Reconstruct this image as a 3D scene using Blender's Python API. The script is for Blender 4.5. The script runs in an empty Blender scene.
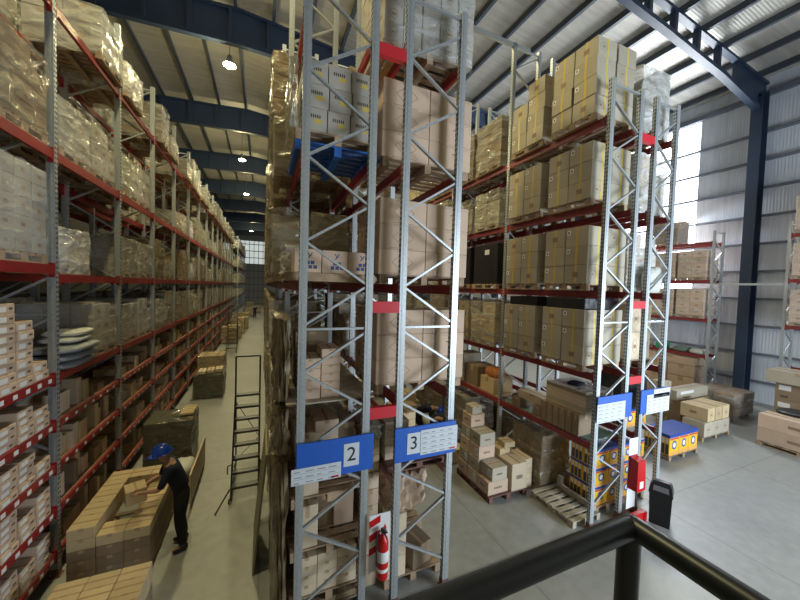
import bpy, math, random
from mathutils import Vector, Matrix
PI = math.pi
S = bpy.context.scene
C = S.collection
random.seed(7)

# ------------------------------------------------------------------ camera
F_PX, YAW, PITCH, ROLL, CAM_H = 322.2, 0.403818, 0.0363547, 0.0293979, 4.7
def make_camera():
    cd = bpy.data.cameras.new('camera'); co = bpy.data.objects.new('camera', cd); C.objects.link(co)
    cy, sy, cp, sp = math.cos(YAW), math.sin(YAW), math.cos(PITCH), math.sin(PITCH)
    fwd = Vector((sy*cp, cy*cp, -sp)); right = Vector((cy, -sy, 0)); up = right.cross(fwd)
    r2 = right*math.cos(ROLL) + up*math.sin(ROLL)
    u2 = -right*math.sin(ROLL) + up*math.cos(ROLL)
    m = Matrix.Identity(4)
    for i in range(3):
        m[i][0], m[i][1], m[i][2] = r2[i], u2[i], -fwd[i]
    m[0][3], m[1][3], m[2][3] = 0, 0, CAM_H
    co.matrix_world = m
    cd.sensor_width = 36; cd.lens = F_PX/800*36; cd.clip_start = 0.05; cd.clip_end = 300
    S.camera = co
make_camera()

# ------------------------------------------------------------------ world, lights, exposure
S.view_settings.view_transform = 'Standard'; S.view_settings.look = 'None'
S.view_settings.gamma = 1; S.view_settings.use_curve_mapping = False
S.view_settings.exposure = 0.0
W = bpy.data.worlds.new('daylight'); S.world = W; W.use_nodes = True
bg = W.node_tree.nodes['Background']; bg.inputs[0].default_value = (0.62, 0.78, 1.0, 1); bg.inputs[1].default_value = 0.10

def area_light(name, loc, target, sx, sy, power, col):
    l = bpy.data.lights.new(name, 'AREA'); l.shape = 'RECTANGLE'; l.size = sx; l.size_y = sy
    l.energy = power; l.color = col
    o = bpy.data.objects.new(name, l); C.objects.link(o); o.location = loc
    o.rotation_euler = (Vector(target) - Vector(loc)).to_track_quat('-Z', 'Y').to_euler()
    return o
# daylight through the open loading side behind the camera
area_light('loading_door_daylight', (12.0, -6.5, 3.6), (5, 7, 4.4), 8, 5.5, 2550, (0.78, 0.90, 1.0))
# daylight through the translucent strip of the right wall
area_light('wall_strip_daylight', (20.3, 10.9, 9.4), (8, 8.5, 5), 3.2, 8.4, 2400, (0.9, 0.96, 1.0))
LAMP_COL = (1.0, 0.87, 0.46)
LAMP_POWER = 430

# ------------------------------------------------------------------ materials
def mat(name, col, rough=0.6, metal=0.0, noise=0.0, nscale=8.0, bump=0.0, bscale=40.0, rand=0.0, emis=None, estr=0, spec=0.5):
    m = bpy.data.materials.new(name); m.use_nodes = True
    nt = m.node_tree; N = nt.nodes; L = nt.links; b = N['Principled BSDF']
    b.inputs['Roughness'].default_value = rough; b.inputs['Metallic'].default_value = metal
    b.inputs['Specular IOR Level'].default_value = spec
    col4 = (*col, 1); b.inputs['Base Color'].default_value = col4
    src = None
    tc = N.new('ShaderNodeTexCoord')
    if noise:
        n = N.new('ShaderNodeTexNoise'); n.inputs['Scale'].default_value = nscale; n.inputs['Detail'].default_value = 6
        L.new(tc.outputs['Object'], n.inputs['Vector'])
        mr = N.new('ShaderNodeMapRange'); mr.inputs['From Min'].default_value = 0.3; mr.inputs['From Max'].default_value = 0.7
        mr.inputs['To Min'].default_value = 1-noise; mr.inputs['To Max'].default_value = 1+noise
        L.new(n.outputs['Fac'], mr.inputs['Value']); src = mr.outputs['Result']
    if rand:
        oi = N.new('ShaderNodeObjectInfo'); m2 = N.new('ShaderNodeMapRange')
        m2.inputs['To Min'].default_value = 1-rand; m2.inputs['To Max'].default_value = 1+rand
        L.new(oi.outputs['Random'], m2.inputs['Value'])
        if src:
            mu = N.new('ShaderNodeMath'); mu.operation = 'MULTIPLY'; L.new(src, mu.inputs[0]); L.new(m2.outputs['Result'], mu.inputs[1]); src = mu.outputs[0]
        else: src = m2.outputs['Result']
    if src:
        vm = N.new('ShaderNodeVectorMath'); vm.operation = 'SCALE'; vm.inputs[0].default_value = col
        L.new(src, vm.inputs['Scale']); L.new(vm.outputs['Vector'], b.inputs['Base Color'])
    if bump:
        n = N.new('ShaderNodeTexNoise'); n.inputs['Scale'].default_value = bscale; n.inputs['Detail'].default_value = 4
        L.new(tc.outputs['Object'], n.inputs['Vector'])
        bp = N.new('ShaderNodeBump'); bp.inputs['Strength'].default_value = bump; bp.inputs['Distance'].default_value = 0.02
        L.new(n.outputs['Fac'], bp.inputs['Height']); L.new(bp.outputs['Normal'], b.inputs['Normal'])
    if emis:
        b.inputs['Emission Color'].default_value = (*emis, 1); b.inputs['Emission Strength'].default_value = estr
    return m
def wave_mat(name, col, axis, scale, rough=0.5, metal=0.0, depth=0.03, strength=0.6, streak=0.08):
    """corrugated sheet: ribs as a bump, faint streaks"""
    m = mat(name, col, rough, metal)
    nt = m.node_tree; N = nt.nodes; L = nt.links; b = N['Principled BSDF']
    tc = N.new('ShaderNodeTexCoord'); w = N.new('ShaderNodeTexWave'); w.bands_direction = axis
    w.inputs['Scale'].default_value = scale; w.inputs['Distortion'].default_value = 0
    L.new(tc.outputs['Object'], w.inputs['Vector'])
    bp = N.new('ShaderNodeBump'); bp.inputs['Strength'].default_value = strength; bp.inputs['Distance'].default_value = depth
    L.new(w.outputs['Fac'], bp.inputs['Height']); L.new(bp.outputs['Normal'], b.inputs['Normal'])
    n = N.new('ShaderNodeTexNoise'); n.inputs['Scale'].default_value = 1.0; n.inputs['Detail'].default_value = 5
    mp = N.new('ShaderNodeMapping'); mp.inputs['Scale'].default_value = (0.5, 6, 0.5) if axis == 'Y' else (6, .5, .5)
    L.new(tc.outputs['Object'], mp.inputs['Vector']); L.new(mp.outputs['Vector'], n.inputs['Vector'])
    mr = N.new('ShaderNodeMapRange'); mr.inputs['From Min'].default_value = 0.3; mr.inputs['From Max'].default_value = 0.7
    mr.inputs['To Min'].default_value = 1-streak; mr.inputs['To Max'].default_value = 1+streak
    L.new(n.outputs['Fac'], mr.inputs['Value'])
    vm = N.new('ShaderNodeVectorMath'); vm.operation = 'SCALE'; vm.inputs[0].default_value = col
    L.new(mr.outputs['Result'], vm.inputs['Scale']); L.new(vm.outputs['Vector'], b.inputs['Base Color'])
    return m
def film_mat(name, col, cover=0.4, spread=0.25):
    """wrinkled stretch film: part clear, part milky and shiny"""
    m = bpy.data.materials.new(name); m.use_nodes = True
    nt = m.node_tree; N = nt.nodes; L = nt.links; b = N['Principled BSDF']; out = N['Material Output']
    b.inputs['Base Color'].default_value = (*col, 1); b.inputs['Roughness'].default_value = 0.16
    b.inputs['Specular IOR Level'].default_value = 0.9
    tc = N.new('ShaderNodeTexCoord')
    mp = N.new('ShaderNodeMapping'); mp.inputs['Scale'].default_value = (1.3, 1.3, 4.2); mp.inputs['Rotation'].default_value = (0.4, 0.35, 0)
    L.new(tc.outputs['Object'], mp.inputs['Vector'])
    n = N.new('ShaderNodeTexNoise'); n.inputs['Scale'].default_value = 1.25; n.inputs['Detail'].default_value = 3.2; n.inputs['Distortion'].default_value = 0.9
    L.new(mp.outputs['Vector'], n.inputs['Vector'])
    mr = N.new('ShaderNodeMapRange'); mr.inputs['From Min'].default_value = 0.35; mr.inputs['From Max'].default_value = 0.68
    mr.inputs['To Min'].default_value = max(0, cover-spread); mr.inputs['To Max'].default_value = min(1, cover+spread)
    L.new(n.outputs['Fac'], mr.inputs['Value'])
    bp = N.new('ShaderNodeBump'); bp.inputs['Strength'].default_value = 0.9; bp.inputs['Distance'].default_value = 0.09
    L.new(n.outputs['Fac'], bp.inputs['Height']); L.new(bp.outputs['Normal'], b.inputs['Normal'])
    tr = N.new('ShaderNodeBsdfTransparent'); mx = N.new('ShaderNodeMixShader')
    L.new(mr.outputs['Result'], mx.inputs[0]); L.new(tr.outputs[0], mx.inputs[1]); L.new(b.outputs[0], mx.inputs[2])
    L.new(mx.outputs[0], out.inputs['Surface'])
    return m
def floor_mat():
    m = mat('polished_concrete', (0.31, 0.315, 0.30), 0.42)
    nt = m.node_tree; N = nt.nodes; L = nt.links; b = N['Principled BSDF']
    tc = N.new('ShaderNodeTexCoord')
    n1 = N.new('ShaderNodeTexNoise'); n1.inputs['Scale'].default_value = 0.5; n1.inputs['Detail'].default_value = 8
    n2 = N.new('ShaderNodeTexNoise'); n2.inputs['Scale'].default_value = 5; n2.inputs['Detail'].default_value = 8
    for n in (n1, n2): L.new(tc.outputs['Object'], n.inputs['Vector'])
    ad = N.new('ShaderNodeMath'); ad.operation = 'ADD'; L.new(n1.outputs['Fac'], ad.inputs[0]); L.new(n2.outputs['Fac'], ad.inputs[1])
    mr = N.new('ShaderNodeMapRange'); mr.inputs['From Min'].default_value = 0.6; mr.inputs['From Max'].default_value = 1.4
    mr.inputs['To Min'].default_value = 0.8; mr.inputs['To Max'].default_value = 1.18
    L.new(ad.outputs[0], mr.inputs['Value'])
    # saw-cut joints between the slabs
    br = N.new('ShaderNodeTexBrick'); br.offset = 0; br.inputs['Scale'].default_value = 1.0
    br.inputs['Brick Width'].default_value = 4.1; br.inputs['Row Height'].default_value = 4.3; br.inputs['Mortar Size'].default_value = 0.012
    br.inputs['Color1'].default_value = (1, 1, 1, 1); br.inputs['Color2'].default_value = (1, 1, 1, 1); br.inputs['Mortar'].default_value = (0.72, 0.72, 0.72, 1)
    L.new(tc.outputs['Object'], br.inputs['Vector'])
    mx = N.new('ShaderNodeVectorMath'); mx.operation = 'SCALE'; L.new(br.outputs['Color'], mx.inputs[0]); L.new(mr.outputs['Result'], mx.inputs['Scale'])
    m3 = N.new('ShaderNodeVectorMath'); m3.operation = 'MULTIPLY'; m3.inputs[1].default_value = (0.31, 0.315, 0.30)
    L.new(mx.outputs['Vector'], m3.inputs[0]); L.new(m3.outputs['Vector'], b.inputs['Base Color'])
    m4 = N.new('ShaderNodeMapRange'); m4.inputs['To Min'].default_value = 0.3; m4.inputs['To Max'].default_value = 0.55
    L.new(n2.outputs['Fac'], m4.inputs['Value']); L.new(m4.outputs['Result'], b.inputs['Roughness'])
    return m
M = {
 'floor': floor_mat(),
 'galv': mat('galvanised_steel', (0.50, 0.535, 0.56), 0.42, 0.6, noise=0.12, nscale=30),
 'slot': mat('punched_slot', (0.05, 0.055, 0.06), 0.8),
 'beam': mat('red_painted_steel', (0.27, 0.018, 0.02), 0.4, 0, noise=0.1),
 'beam_bright': mat('bright_red_steel', (0.62, 0.025, 0.04), 0.4),
 'beam_dull': mat('dull_red_steel', (0.24, 0.03, 0.03), 0.45, noise=0.15),
 'navy_steel': mat('navy_painted_steel', (0.026, 0.045, 0.085), 0.45),
 'purlin': mat('purlin_steel', (0.06, 0.075, 0.10), 0.5),
 'roof': wave_mat('roof_sheet', (0.46, 0.44, 0.40), 'Y', 3.2, 0.5, 0.1, depth=.015, strength=.35, streak=0.14),
 'wall': wave_mat('wall_sheet', (0.66, 0.71, 0.80), 'Y', 3.0, 0.55, 0.0, depth=.012, strength=.4),
 'farwall': mat('far_wall_sheet', (0.34, 0.35, 0.34), 0.6),
 'shade_wall': mat('shade_wall_sheet', (0.06, 0.06, 0.06), 0.8),  # shade behind the left rack is put into this wall colour
 'girt': mat('girt_steel', (0.16, 0.18, 0.23), 0.5),
 'strip': mat('translucent_sheet', (0.9, 0.95, 1), 0.5, emis=(0.88, 0.95, 1.0), estr=7.0),
 'farstrip': mat('far_translucent_sheet', (0.8, 0.85, 0.85), 0.5, emis=(0.86, 0.95, 0.92), estr=0.55),
 'kraft': mat('kraft_cardboard', (0.60, 0.44, 0.325), 0.75, noise=0.05, nscale=3, rand=0.10),
 'tan': mat('tan_cardboard', (0.43, 0.38, 0.295), 0.75, noise=0.05, nscale=3, rand=0.10),
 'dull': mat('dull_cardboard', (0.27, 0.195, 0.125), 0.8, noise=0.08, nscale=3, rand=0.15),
 'grey_card': mat('greyish_cardboard', (0.42, 0.385, 0.335), 0.75, noise=0.05, nscale=3, rand=0.10),
 'pale_card': mat('pale_cardboard', (0.62, 0.50, 0.36), 0.75, noise=0.05, nscale=3, rand=0.12),
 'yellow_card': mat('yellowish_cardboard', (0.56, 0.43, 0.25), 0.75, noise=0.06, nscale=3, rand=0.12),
 'seam': mat('carton_seam', (0.13, 0.085, 0.05), 0.9),
 'ink': mat('printed_ink', (0.10, 0.075, 0.06), 0.8),
 'inkline': mat('printed_line', (0.30, 0.20, 0.13), 0.8),
 'tape': mat('clear_tape', (0.46, 0.33, 0.20), 0.25),
 'ytape': mat('yellow_tape', (0.66, 0.50, 0.10), 0.3),
 'label': mat('white_label', (0.80, 0.80, 0.80), 0.6),
 'paper': mat('white_paper', (0.66, 0.70, 0.76), 0.6),
 'blue_label': mat('blue_print', (0.05, 0.07, 0.20), 0.6),
 'wood': mat('pallet_wood', (0.36, 0.255, 0.165), 0.8, noise=0.25, nscale=6, rand=0.2),
 'grey_wood': mat('weathered_wood', (0.40, 0.35, 0.27), 0.85, noise=0.25, nscale=6, rand=0.1),
 'red_wood': mat('stained_wood', (0.16, 0.07, 0.055), 0.7, noise=0.2, nscale=6),
 'blue_wood': mat('blue_painted_wood', (0.02, 0.12, 0.42), 0.6),
 'film': film_mat('stretch_film', (0.56, 0.56, 0.50), 0.42, 0.36),
 'brown_wrap': mat('ragged_brown_film', (0.22, 0.17, 0.10), 0.3, noise=0.5, nscale=7, bump=.8, bscale=9),
 'milky_film': film_mat('milky_film', (0.74, 0.74, 0.72), 0.6, 0.3),
 'brown_film': film_mat('brown_wrap', (0.40, 0.35, 0.24), 0.42, 0.4),
 'clear_film': film_mat('clear_film', (0.75, 0.76, 0.76), 0.22, 0.2),
 'black_film': mat('black_film', (0.02, 0.02, 0.024), 0.3, bump=0.5, bscale=10),
 'green_film': film_mat('green_film', (0.12, 0.13, 0.105), 0.72, 0.2),
 'blue': mat('sign_blue', (0.02, 0.12, 0.56), 0.45),
 'black': mat('black_plastic', (0.018, 0.02, 0.022), 0.45),
 'rail': mat('black_enamel', (0.012, 0.015, 0.02), 0.38),
 'red': mat('fire_red', (0.55, 0.008, 0.012), 0.3),
 'chrome': mat('chrome', (0.7, 0.7, 0.7), 0.25, 0.9),
 'navy': mat('navy_cloth', (0.010, 0.012, 0.03), 0.9, noise=0.2),
 'black_cloth': mat('black_cloth', (0.01, 0.01, 0.013), 0.9),
 'skin': mat('skin', (0.42, 0.23, 0.15), 0.6),
 'hair': mat('dark_hair', (0.015, 0.01, 0.008), 0.7),
 'helmet': mat('helmet_blue', (0.01, 0.06, 0.42), 0.25),
 'lamp': mat('lamp_lens', (1, 0.95, 0.8), 0.5, emis=(1.0, 0.9, 0.62), estr=60),
 'alu': mat('grey_aluminium', (0.35, 0.35, 0.35), 0.4, 0.6),
 'pack_yellow': mat('pack_yellow', (0.85, 0.50, 0.02), 0.4),
 'pack_blue': mat('pack_blue', (0.02, 0.07, 0.36), 0.3, bump=0.3, bscale=9),
 'pack_red': mat('pack_red', (0.62, 0.03, 0.06), 0.4),
 'pack_orange': mat('pack_orange', (0.80, 0.40, 0.10), 0.4),
 'pack_dark': mat('pack_dark', (0.05, 0.05, 0.07), 0.4),
 'green': mat('green_plastic', (0.02, 0.32, 0.14), 0.5),
 'mat_green': mat('dull_green_board', (0.15, 0.22, 0.17), 0.7),
 'bag_white': mat('white_sack', (0.62, 0.62, 0.58), 0.5, bump=0.5, bscale=7),
 'bag_grey': mat('grey_sack', (0.22, 0.24, 0.27), 0.5, bump=0.5, bscale=7),
 'orange_mesh': mat('orange_net', (0.55, 0.20, 0.05), 0.5, noise=0.3, nscale=14),
 'olive_board': mat('olive_hardboard', (0.24, 0.21, 0.12), 0.6, noise=0.1),
}

# ------------------------------------------------------------------ mesh builder
class MB:
    def __init__(s): s.v = []; s.f = []; s.m = []; s.sm = []
    def add(s, vs, fs, m=0, smooth=False):
        o = len(s.v); s.v += [tuple(p) for p in vs]
        for f in fs: s.f.append(tuple(i+o for i in f)); s.m.append(m); s.sm.append(smooth)
    def box(s, x0, x1, y0, y1, z0, z1, m=0):
        s.add([(x0,y0,z0),(x1,y0,z0),(x1,y1,z0),(x0,y1,z0),(x0,y0,z1),(x1,y0,z1),(x1,y1,z1),(x0,y1,z1)],
              [(0,3,2,1),(4,5,6,7),(0,1,5,4),(1,2,6,5),(2,3,7,6),(3,0,4,7)], m)
    def cbox(s, x0, x1, y0, y1, z0, z1, c, m=0):
        """box with chamfered edges"""
        c = min(c, (x1-x0)/3, (y1-y0)/3, (z1-z0)/3)
        vs = []; idx = {}
        for sx in (0,1):
            for sy in (0,1):
                for sz in (0,1):
                    X = (x0,x1)[sx]; Y = (y0,y1)[sy]; Z = (z0,z1)[sz]
                    dx = c*(1-2*sx); dy = c*(1-2*sy); dz = c*(1-2*sz)
                    for k, p in enumerate(((X,Y+dy,Z+dz),(X+dx,Y,Z+dz),(X+dx,Y+dy,Z))):
                        idx[sx,sy,sz,k] = len(vs); vs.append(p)
        g = lambda a,b,cc,k: idx[a,b,cc,k]
        fs = []
        for a in (0,1):
            q = [g(a,0,0,0),g(a,1,0,0),g(a,1,1,0),g(a,0,1,0)]; fs.append(q if a else q[::-1])
            q = [g(0,a,0,1),g(0,a,1,1),g(1,a,1,1),g(1,a,0,1)]; fs.append(q if a else q[::-1])
            q = [g(0,0,a,2),g(1,0,a,2),g(1,1,a,2),g(0,1,a,2)]; fs.append(q if a else q[::-1])
        for a in (0,1):
            for b in (0,1):
                q = [g(a,b,0,0),g(a,b,0,1),g(a,b,1,1),g(a,b,1,0)]; fs.append(q if (a == b) else q[::-1])
                q = [g(a,0,b,0),g(a,1,b,0),g(a,1,b,2),g(a,0,b,2)]; fs.append(q[::-1] if (a == b) else q)
                q = [g(0,a,b,1),g(1,a,b,1),g(1,a,b,2),g(0,a,b,2)]; fs.append(q if (a == b) else q[::-1])
        for a in (0,1):
            for b in (0,1):
                for d in (0,1):
                    q = [g(a,b,d,0),g(a,b,d,1),g(a,b,d,2)]; fs.append(q if (a+b+d) % 2 else q[::-1])
        s.add(vs, fs, m)
    def bar(s, p, q, w, h, m=0, up=(0,0,1)):
        p = Vector(p); q = Vector(q); d = (q-p).normalized(); up = Vector(up)
        if abs(d.dot(up)) > 0.99: up = Vector((0,1,0))
        a = d.cross(up).normalized(); b = a.cross(d)
        vs = []
        for e in (p, q):
            for sa, sb in ((-1,-1),(1,-1),(1,1),(-1,1)): vs.append(e + a*(sa*w/2) + b*(sb*h/2))
        s.add(vs, [(0,1,2,3),(7,6,5,4),(0,4,5,1),(1,5,6,2),(2,6,7,3),(3,7,4,0)], m)
    def tube(s, pts, r, n=8, m=0, cap=True):
        pts = [Vector(p) for p in pts]; rs = r if isinstance(r, (list, tuple)) else [r]*len(pts)
        rings = []; ref = None
        for i, p in enumerate(pts):
            d = ((pts[i+1] if i+1 < len(pts) else p) - (pts[i-1] if i else p)).normalized()
            if ref is None: ref = Vector((0,0,1)) if abs(d.z) < 0.9 else Vector((1,0,0))
            a = d.cross(ref).normalized(); b = a.cross(d).normalized(); ref = b
            rings.append([p + a*rs[i]*math.cos(2*PI*k/n) + b*rs[i]*math.sin(2*PI*k/n) for k in range(n)])
        vs = [v for ring in rings for v in ring]; fs = []
        for i in range(len(pts)-1):
            for k in range(n): fs.append((i*n+k, i*n+(k+1) % n, (i+1)*n+(k+1) % n, (i+1)*n+k))
        s.add(vs, fs, m, True)
        if cap:
            s.add(rings[0], [tuple(range(n))[::-1]], m); s.add(rings[-1], [tuple(range(n))], m)
    def lathe(s, prof, c=(0,0,0), n=20, m=0, sx=1, sy=1):
        vs = []; fs = []
        for r, z in prof:
            for k in range(n): vs.append((c[0]+r*sx*math.cos(2*PI*k/n), c[1]+r*sy*math.sin(2*PI*k/n), c[2]+z))
        for i in range(len(prof)-1):
            for k in range(n): fs.append((i*n+k, i*n+(k+1) % n, (i+1)*n+(k+1) % n, (i+1)*n+k))
        s.add(vs, fs, m, True)
        s.add(vs[:n], [tuple(range(n))[::-1]], m); s.add(vs[-n:], [tuple(range(n))], m)
    def quad(s, a, b, c, d, m=0): s.add([a,b,c,d], [(0,1,2,3)], m)
    def hull(s, bot, top, m=0):
        n = len(bot); s.add(list(bot)+list(top), [tuple(range(n))[::-1], tuple(range(n, 2*n))] + [(i,(i+1) % n,n+(i+1) % n,n+i) for i in range(n)], m)
    def mesh(s, name, mats):
        me = bpy.data.meshes.new(name); me.from_pydata(s.v, [], s.f); me.update()
        for k in mats: me.materials.append(M[k])
        me.polygons.foreach_set('material_index', s.m); me.polygons.foreach_set('use_smooth', s.sm)
        return me
    def build(s, name, mats, parent=None, loc=None):
        """verts are in the parent's frame (or world when top-level; loc moves the origin)"""
        if isinstance(mats, str): mats = [mats]
        if loc is not None:
            l = Vector(loc); s.v = [(p[0]-l.x, p[1]-l.y, p[2]-l.z) for p in s.v]
        o = bpy.data.objects.new(name, s.mesh(name, mats)); C.objects.link(o)
        if loc is not None: o.location = loc
        if parent: o.parent = parent
        return o
def tag(o, label, cat, group=None, kind=None):
    if label: o['label'] = label
    if cat: o['category'] = cat
    if group: o['group'] = group
    if kind: o['kind'] = kind
    return o
def thing(name, label, cat, loc=(0,0,0), rz=0, group=None):
    o = bpy.data.objects.new(name, None); C.objects.link(o); o.empty_display_size = 0.1
    o.location = loc; o.rotation_euler = (0,0,rz)
    return tag(o, label, cat, group)
def place_mesh(name, me, loc, rz=0, parent=None):
    o = bpy.data.objects.new(name, me); C.objects.link(o); o.location = loc; o.rotation_euler = (0,0,rz)
    if parent: o.parent = parent
    return o
def struct(name, mb, mats, parent=None):
    o = mb.build(name, mats, parent); 
    if not parent: o['kind'] = 'structure'
    return o
KIDS = {}
def copy_tree(o, loc, rz, label, cat, group=None):
    c = o.copy(); C.objects.link(c); c.location = loc; c.rotation_euler = (0,0,rz)
    for k in ('label', 'category', 'group'):
        if k in c: del c[k]
    tag(c, label, cat, group)
    for ch in o.children:
        d = ch.copy(); C.objects.link(d); d.parent = c
        for g in ch.children:
            e = g.copy(); C.objects.link(e); e.parent = d
    return c
ORD = ['zeroth','first','second','third','fourth','fifth','sixth','seventh','eighth','ninth','tenth','eleventh','twelfth','thirteenth','fourteenth','fifteenth','sixteenth','seventeenth','eighteenth','nineteenth','twentieth']

# ------------------------------------------------------------------ building shell
XW = 20.8; Y_NEAR = -2.5; Y_FAR = 86.0; X_LEFT = -9.2; X_RIDGE = -1.0
def roof_z(x): return 14.66 + 0.0935*(XW - x) if x > X_RIDGE else 14.66 + 0.0935*(XW - X_RIDGE) - 0.06*(X_RIDGE - x)
b = MB(); b.box(X_LEFT, XW+.1, -6, Y_FAR, -0.15, 0); struct('floor', b, 'floor')
b = MB()
for x0, x1 in ((X_LEFT, X_RIDGE), (X_RIDGE, XW)):
    z0, z1 = roof_z(x0), roof_z(x1)
    b.hull([(x0,Y_NEAR,z0),(x1,Y_NEAR,z1),(x1,Y_FAR,z1),(x0,Y_FAR,z0)], [(x0,Y_NEAR,z0+.08),(x1,Y_NEAR,z1+.08),(x1,Y_FAR,z1+.08),(x0,Y_FAR,z0+.08)])
struct('ceiling', b, 'roof')
STRIP = (9.62, 13.2, 4.9, 13.75)
b = MB()
ys, ye, zs, ze = STRIP
b.box(XW, XW+.08, Y_NEAR, ys, 0, 14.66); b.box(XW, XW+.08, ye, Y_FAR, 0, 14.66)
b.box(XW, XW+.08, ys, ye, 0, zs); b.box(XW, XW+.08, ys, ye, ze, 14.66)
struct('wall_right', b, 'wall')
b = MB(); b.box(XW+.02, XW+.05, ys, ye, zs, ze); struct('window_1', b, 'strip')
b = MB(); b.box(X_LEFT-.08, X_LEFT, Y_NEAR, Y_FAR, 0, roof_z(X_LEFT)); struct('wall_left', b, 'shade_wall')
b = MB(); b.box(X_LEFT, 6.6, Y_NEAR-.1, Y_NEAR, 0, 15); b.box(6.6, 20.8, Y_NEAR-.1, Y_NEAR, 7.4, 16.6); struct('light_block_wall', b, 'farwall')  # unseen front wall, added and cut to block daylight on the left
b = MB(); b.box(X_LEFT, XW, Y_FAR, Y_FAR+.1, 0, 16.1); struct('wall_far', b, 'farwall')
b = MB(); b.box(-9, 5, Y_FAR-.06, Y_FAR-.02, 9.6, 15.0); struct('window_2', b, 'farstrip')
k = 0
for x in [-9+1.0*i for i in range(15)]:
    k += 1; b = MB(); b.box(x-.06, x+.06, Y_FAR-.16, Y_FAR-.07, 0, 15.2); struct('far_wall_post', b, 'girt')
for z in [1.6*i+1.4 for i in range(9)]:
    b = MB(); b.box(-9.5, 5.5, Y_FAR-.3, Y_FAR-.17, z-.08, z+.08); struct('far_wall_girt', b, 'girt')
# purlins run the length of the hall
x = XW - 0.75
while x > X_LEFT:
    z = roof_z(x); b = MB()
    b.box(x-.035, x+.035, Y_NEAR, Y_FAR-.4, z-.24, z-.004); b.box(x-.035, x+.09, Y_NEAR, Y_FAR-.4, z-.25, z-.235)
    struct('purlin', b, 'purlin'); x -= 1.52
# eaves strut and wall girts on the right wall
b = MB(); b.box(XW-.16, XW-.01, Y_NEAR, Y_FAR-.4, 13.78, 14.02); struct('eaves_strut', b, 'girt')
for z in (0.95, 2.2, 3.45, 4.7, 5.95, 7.2, 8.45, 9.7, 10.95, 12.2):
    b = MB(); b.box(XW-.2, XW-.01, Y_NEAR, 60, z-.045, z+.045); struct('wall_girt', b, 'girt')
# portal frames: open-web rafters on built-up columns
TRUSS_Y = [7.3 + 8.65*i for i in range(9)]
def bot_z(x):
    pts = [(-12, 14.5), (-1, 14.9), (8, 14.66), (13, 14.15), (17, 13.65), (20.1, 13.02)]
    for (xa, za), (xb, zb) in zip(pts, pts[1:]):
        if xa <= x <= xb: return za + (zb-za)*(x-xa)/(xb-xa)
def top_z(x): return roof_z(x) - 0.27
for i, y in enumerate(TRUSS_Y):
    xl = X_LEFT
    t = thing('portal_frame', None, None, (0, y, 0)); t['kind'] = 'structure'
    b = MB()
    for xa, xb in ((xl, X_RIDGE), (X_RIDGE, 20.7)): b.bar((xa,0,top_z(xa)-.06), (xb,0,top_z(xb)-.06), .22, .12)
    b.build('top_chord', 'navy_steel', t)
    b = MB(); pts = [X_LEFT, -1, 8, 13, 17, 20.1]
    for xa, xb in zip(pts, pts[1:]): b.bar((xa,0,bot_z(xa)+.08), (xb,0,bot_z(xb)+.08), .24, .16)
    b.build('bottom_chord', 'navy_steel', t)
    b = MB(); xx = -8.9
    while xx < 18.2:
        b.bar((xx,0,bot_z(xx)+.1), (xx,0,top_z(xx)-.1), .16, .20); xx += 1.5
    b.build('web_post', 'navy_steel', t)
    b = MB(); b.hull([(18.2,-.02,bot_z(18.2)),(20.7,-.02,12.9),(20.7,-.02,top_z(20.7)),(18.2,-.02,top_z(18.2))], [(18.2,.02,bot_z(18.2)),(20.7,.02,12.9),(20.7,.02,top_z(20.7)),(18.2,.02,top_z(18.2))])
    b.build('knee_plate', 'navy_steel', t)
    if i: 
        b = MB(); xs = [X_LEFT, -1, 8, 13]
        for xa, xb in zip(xs, xs[1:]): b.hull([(xa,-.01,bot_z(xa)),(xb,-.01,bot_z(xb)),(xb,-.01,top_z(xb)),(xa,-.01,top_z(xa))], [(xa,.01,bot_z(xa)),(xb,.01,bot_z(xb)),(xb,.01,top_z(xb)),(xa,.01,top_z(xa))])
        b.build('dark_web_filler', 'navy_steel', t)  # added plate, makes the open web look solid and dark
    b = MB(); b.box(20.0, 20.04, -.19, .19, 0, 13.6); b.box(20.55, 20.59, -.19, .19, 0, 13.9); b.box(20.04, 20.55, -.02, .02, 0, 13.8)
    b.build('column', 'navy_steel', t)
# tie beam across the aisle between the racks
# ------------------------------------------------------------------ high-bay lamps
lamp_proto = None
def high_bay(x, y, z, label):
    global lamp_proto
    if lamp_proto is None:
        t = thing('high_bay_lamp', label, 'lamp', (x,y,z), 0, 'high-bay lamps under the roof')
        b = MB(); b.lathe([(.06,.42),(.09,.40),(.12,.22),(.26,.05),(.28,0),(.26,.0)], n=20); b.build('lamp_shade', 'alu', t)
        b = MB(); b.lathe([(.10,-.045),(.2,-.035),(.25,.0),(.24,.012)], n=20); b.build('lens', 'lamp', t)
        b = MB(); b.tube([(0,0,.4),(0,0,2.47)], .015, 6); b.build('hanger', 'alu', t)
        lamp_proto = t
    else: copy_tree(lamp_proto, (x,y,z), 0, label, 'lamp', 'high-bay lamps under the roof')
    l = bpy.data.lights.new('lamp_light', 'SPOT'); l.energy = LAMP_POWER*4; l.color = LAMP_COL; l.shadow_soft_size = .25; l.spot_size = 2.75; l.spot_blend = .7
    o = bpy.data.objects.new('lamp_light', l); C.objects.link(o); o.location = (x, y, z-.12)
def uplight(x, y, z, p):
    l = bpy.data.lights.new('lamp_glow', 'POINT'); l.energy = p; l.color = LAMP_COL; l.shadow_soft_size = .2
    o = bpy.data.objects.new('lamp_glow', l); C.objects.link(o); o.location = (x, y, z-.45)
for yy in (16.3, 28.0, 38.3, 64.3): uplight(-1.6, yy, 14.2, 320)
high_bay(-1.45, 16.3, 14.2, 'nearest glowing high-bay lamp over the left aisle')
high_bay(-1.58, 28.0, 14.2, 'second glowing high-bay lamp down the left aisle')
high_bay(-1.72, 38.3, 14.2, 'third glowing high-bay lamp down the left aisle')
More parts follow.
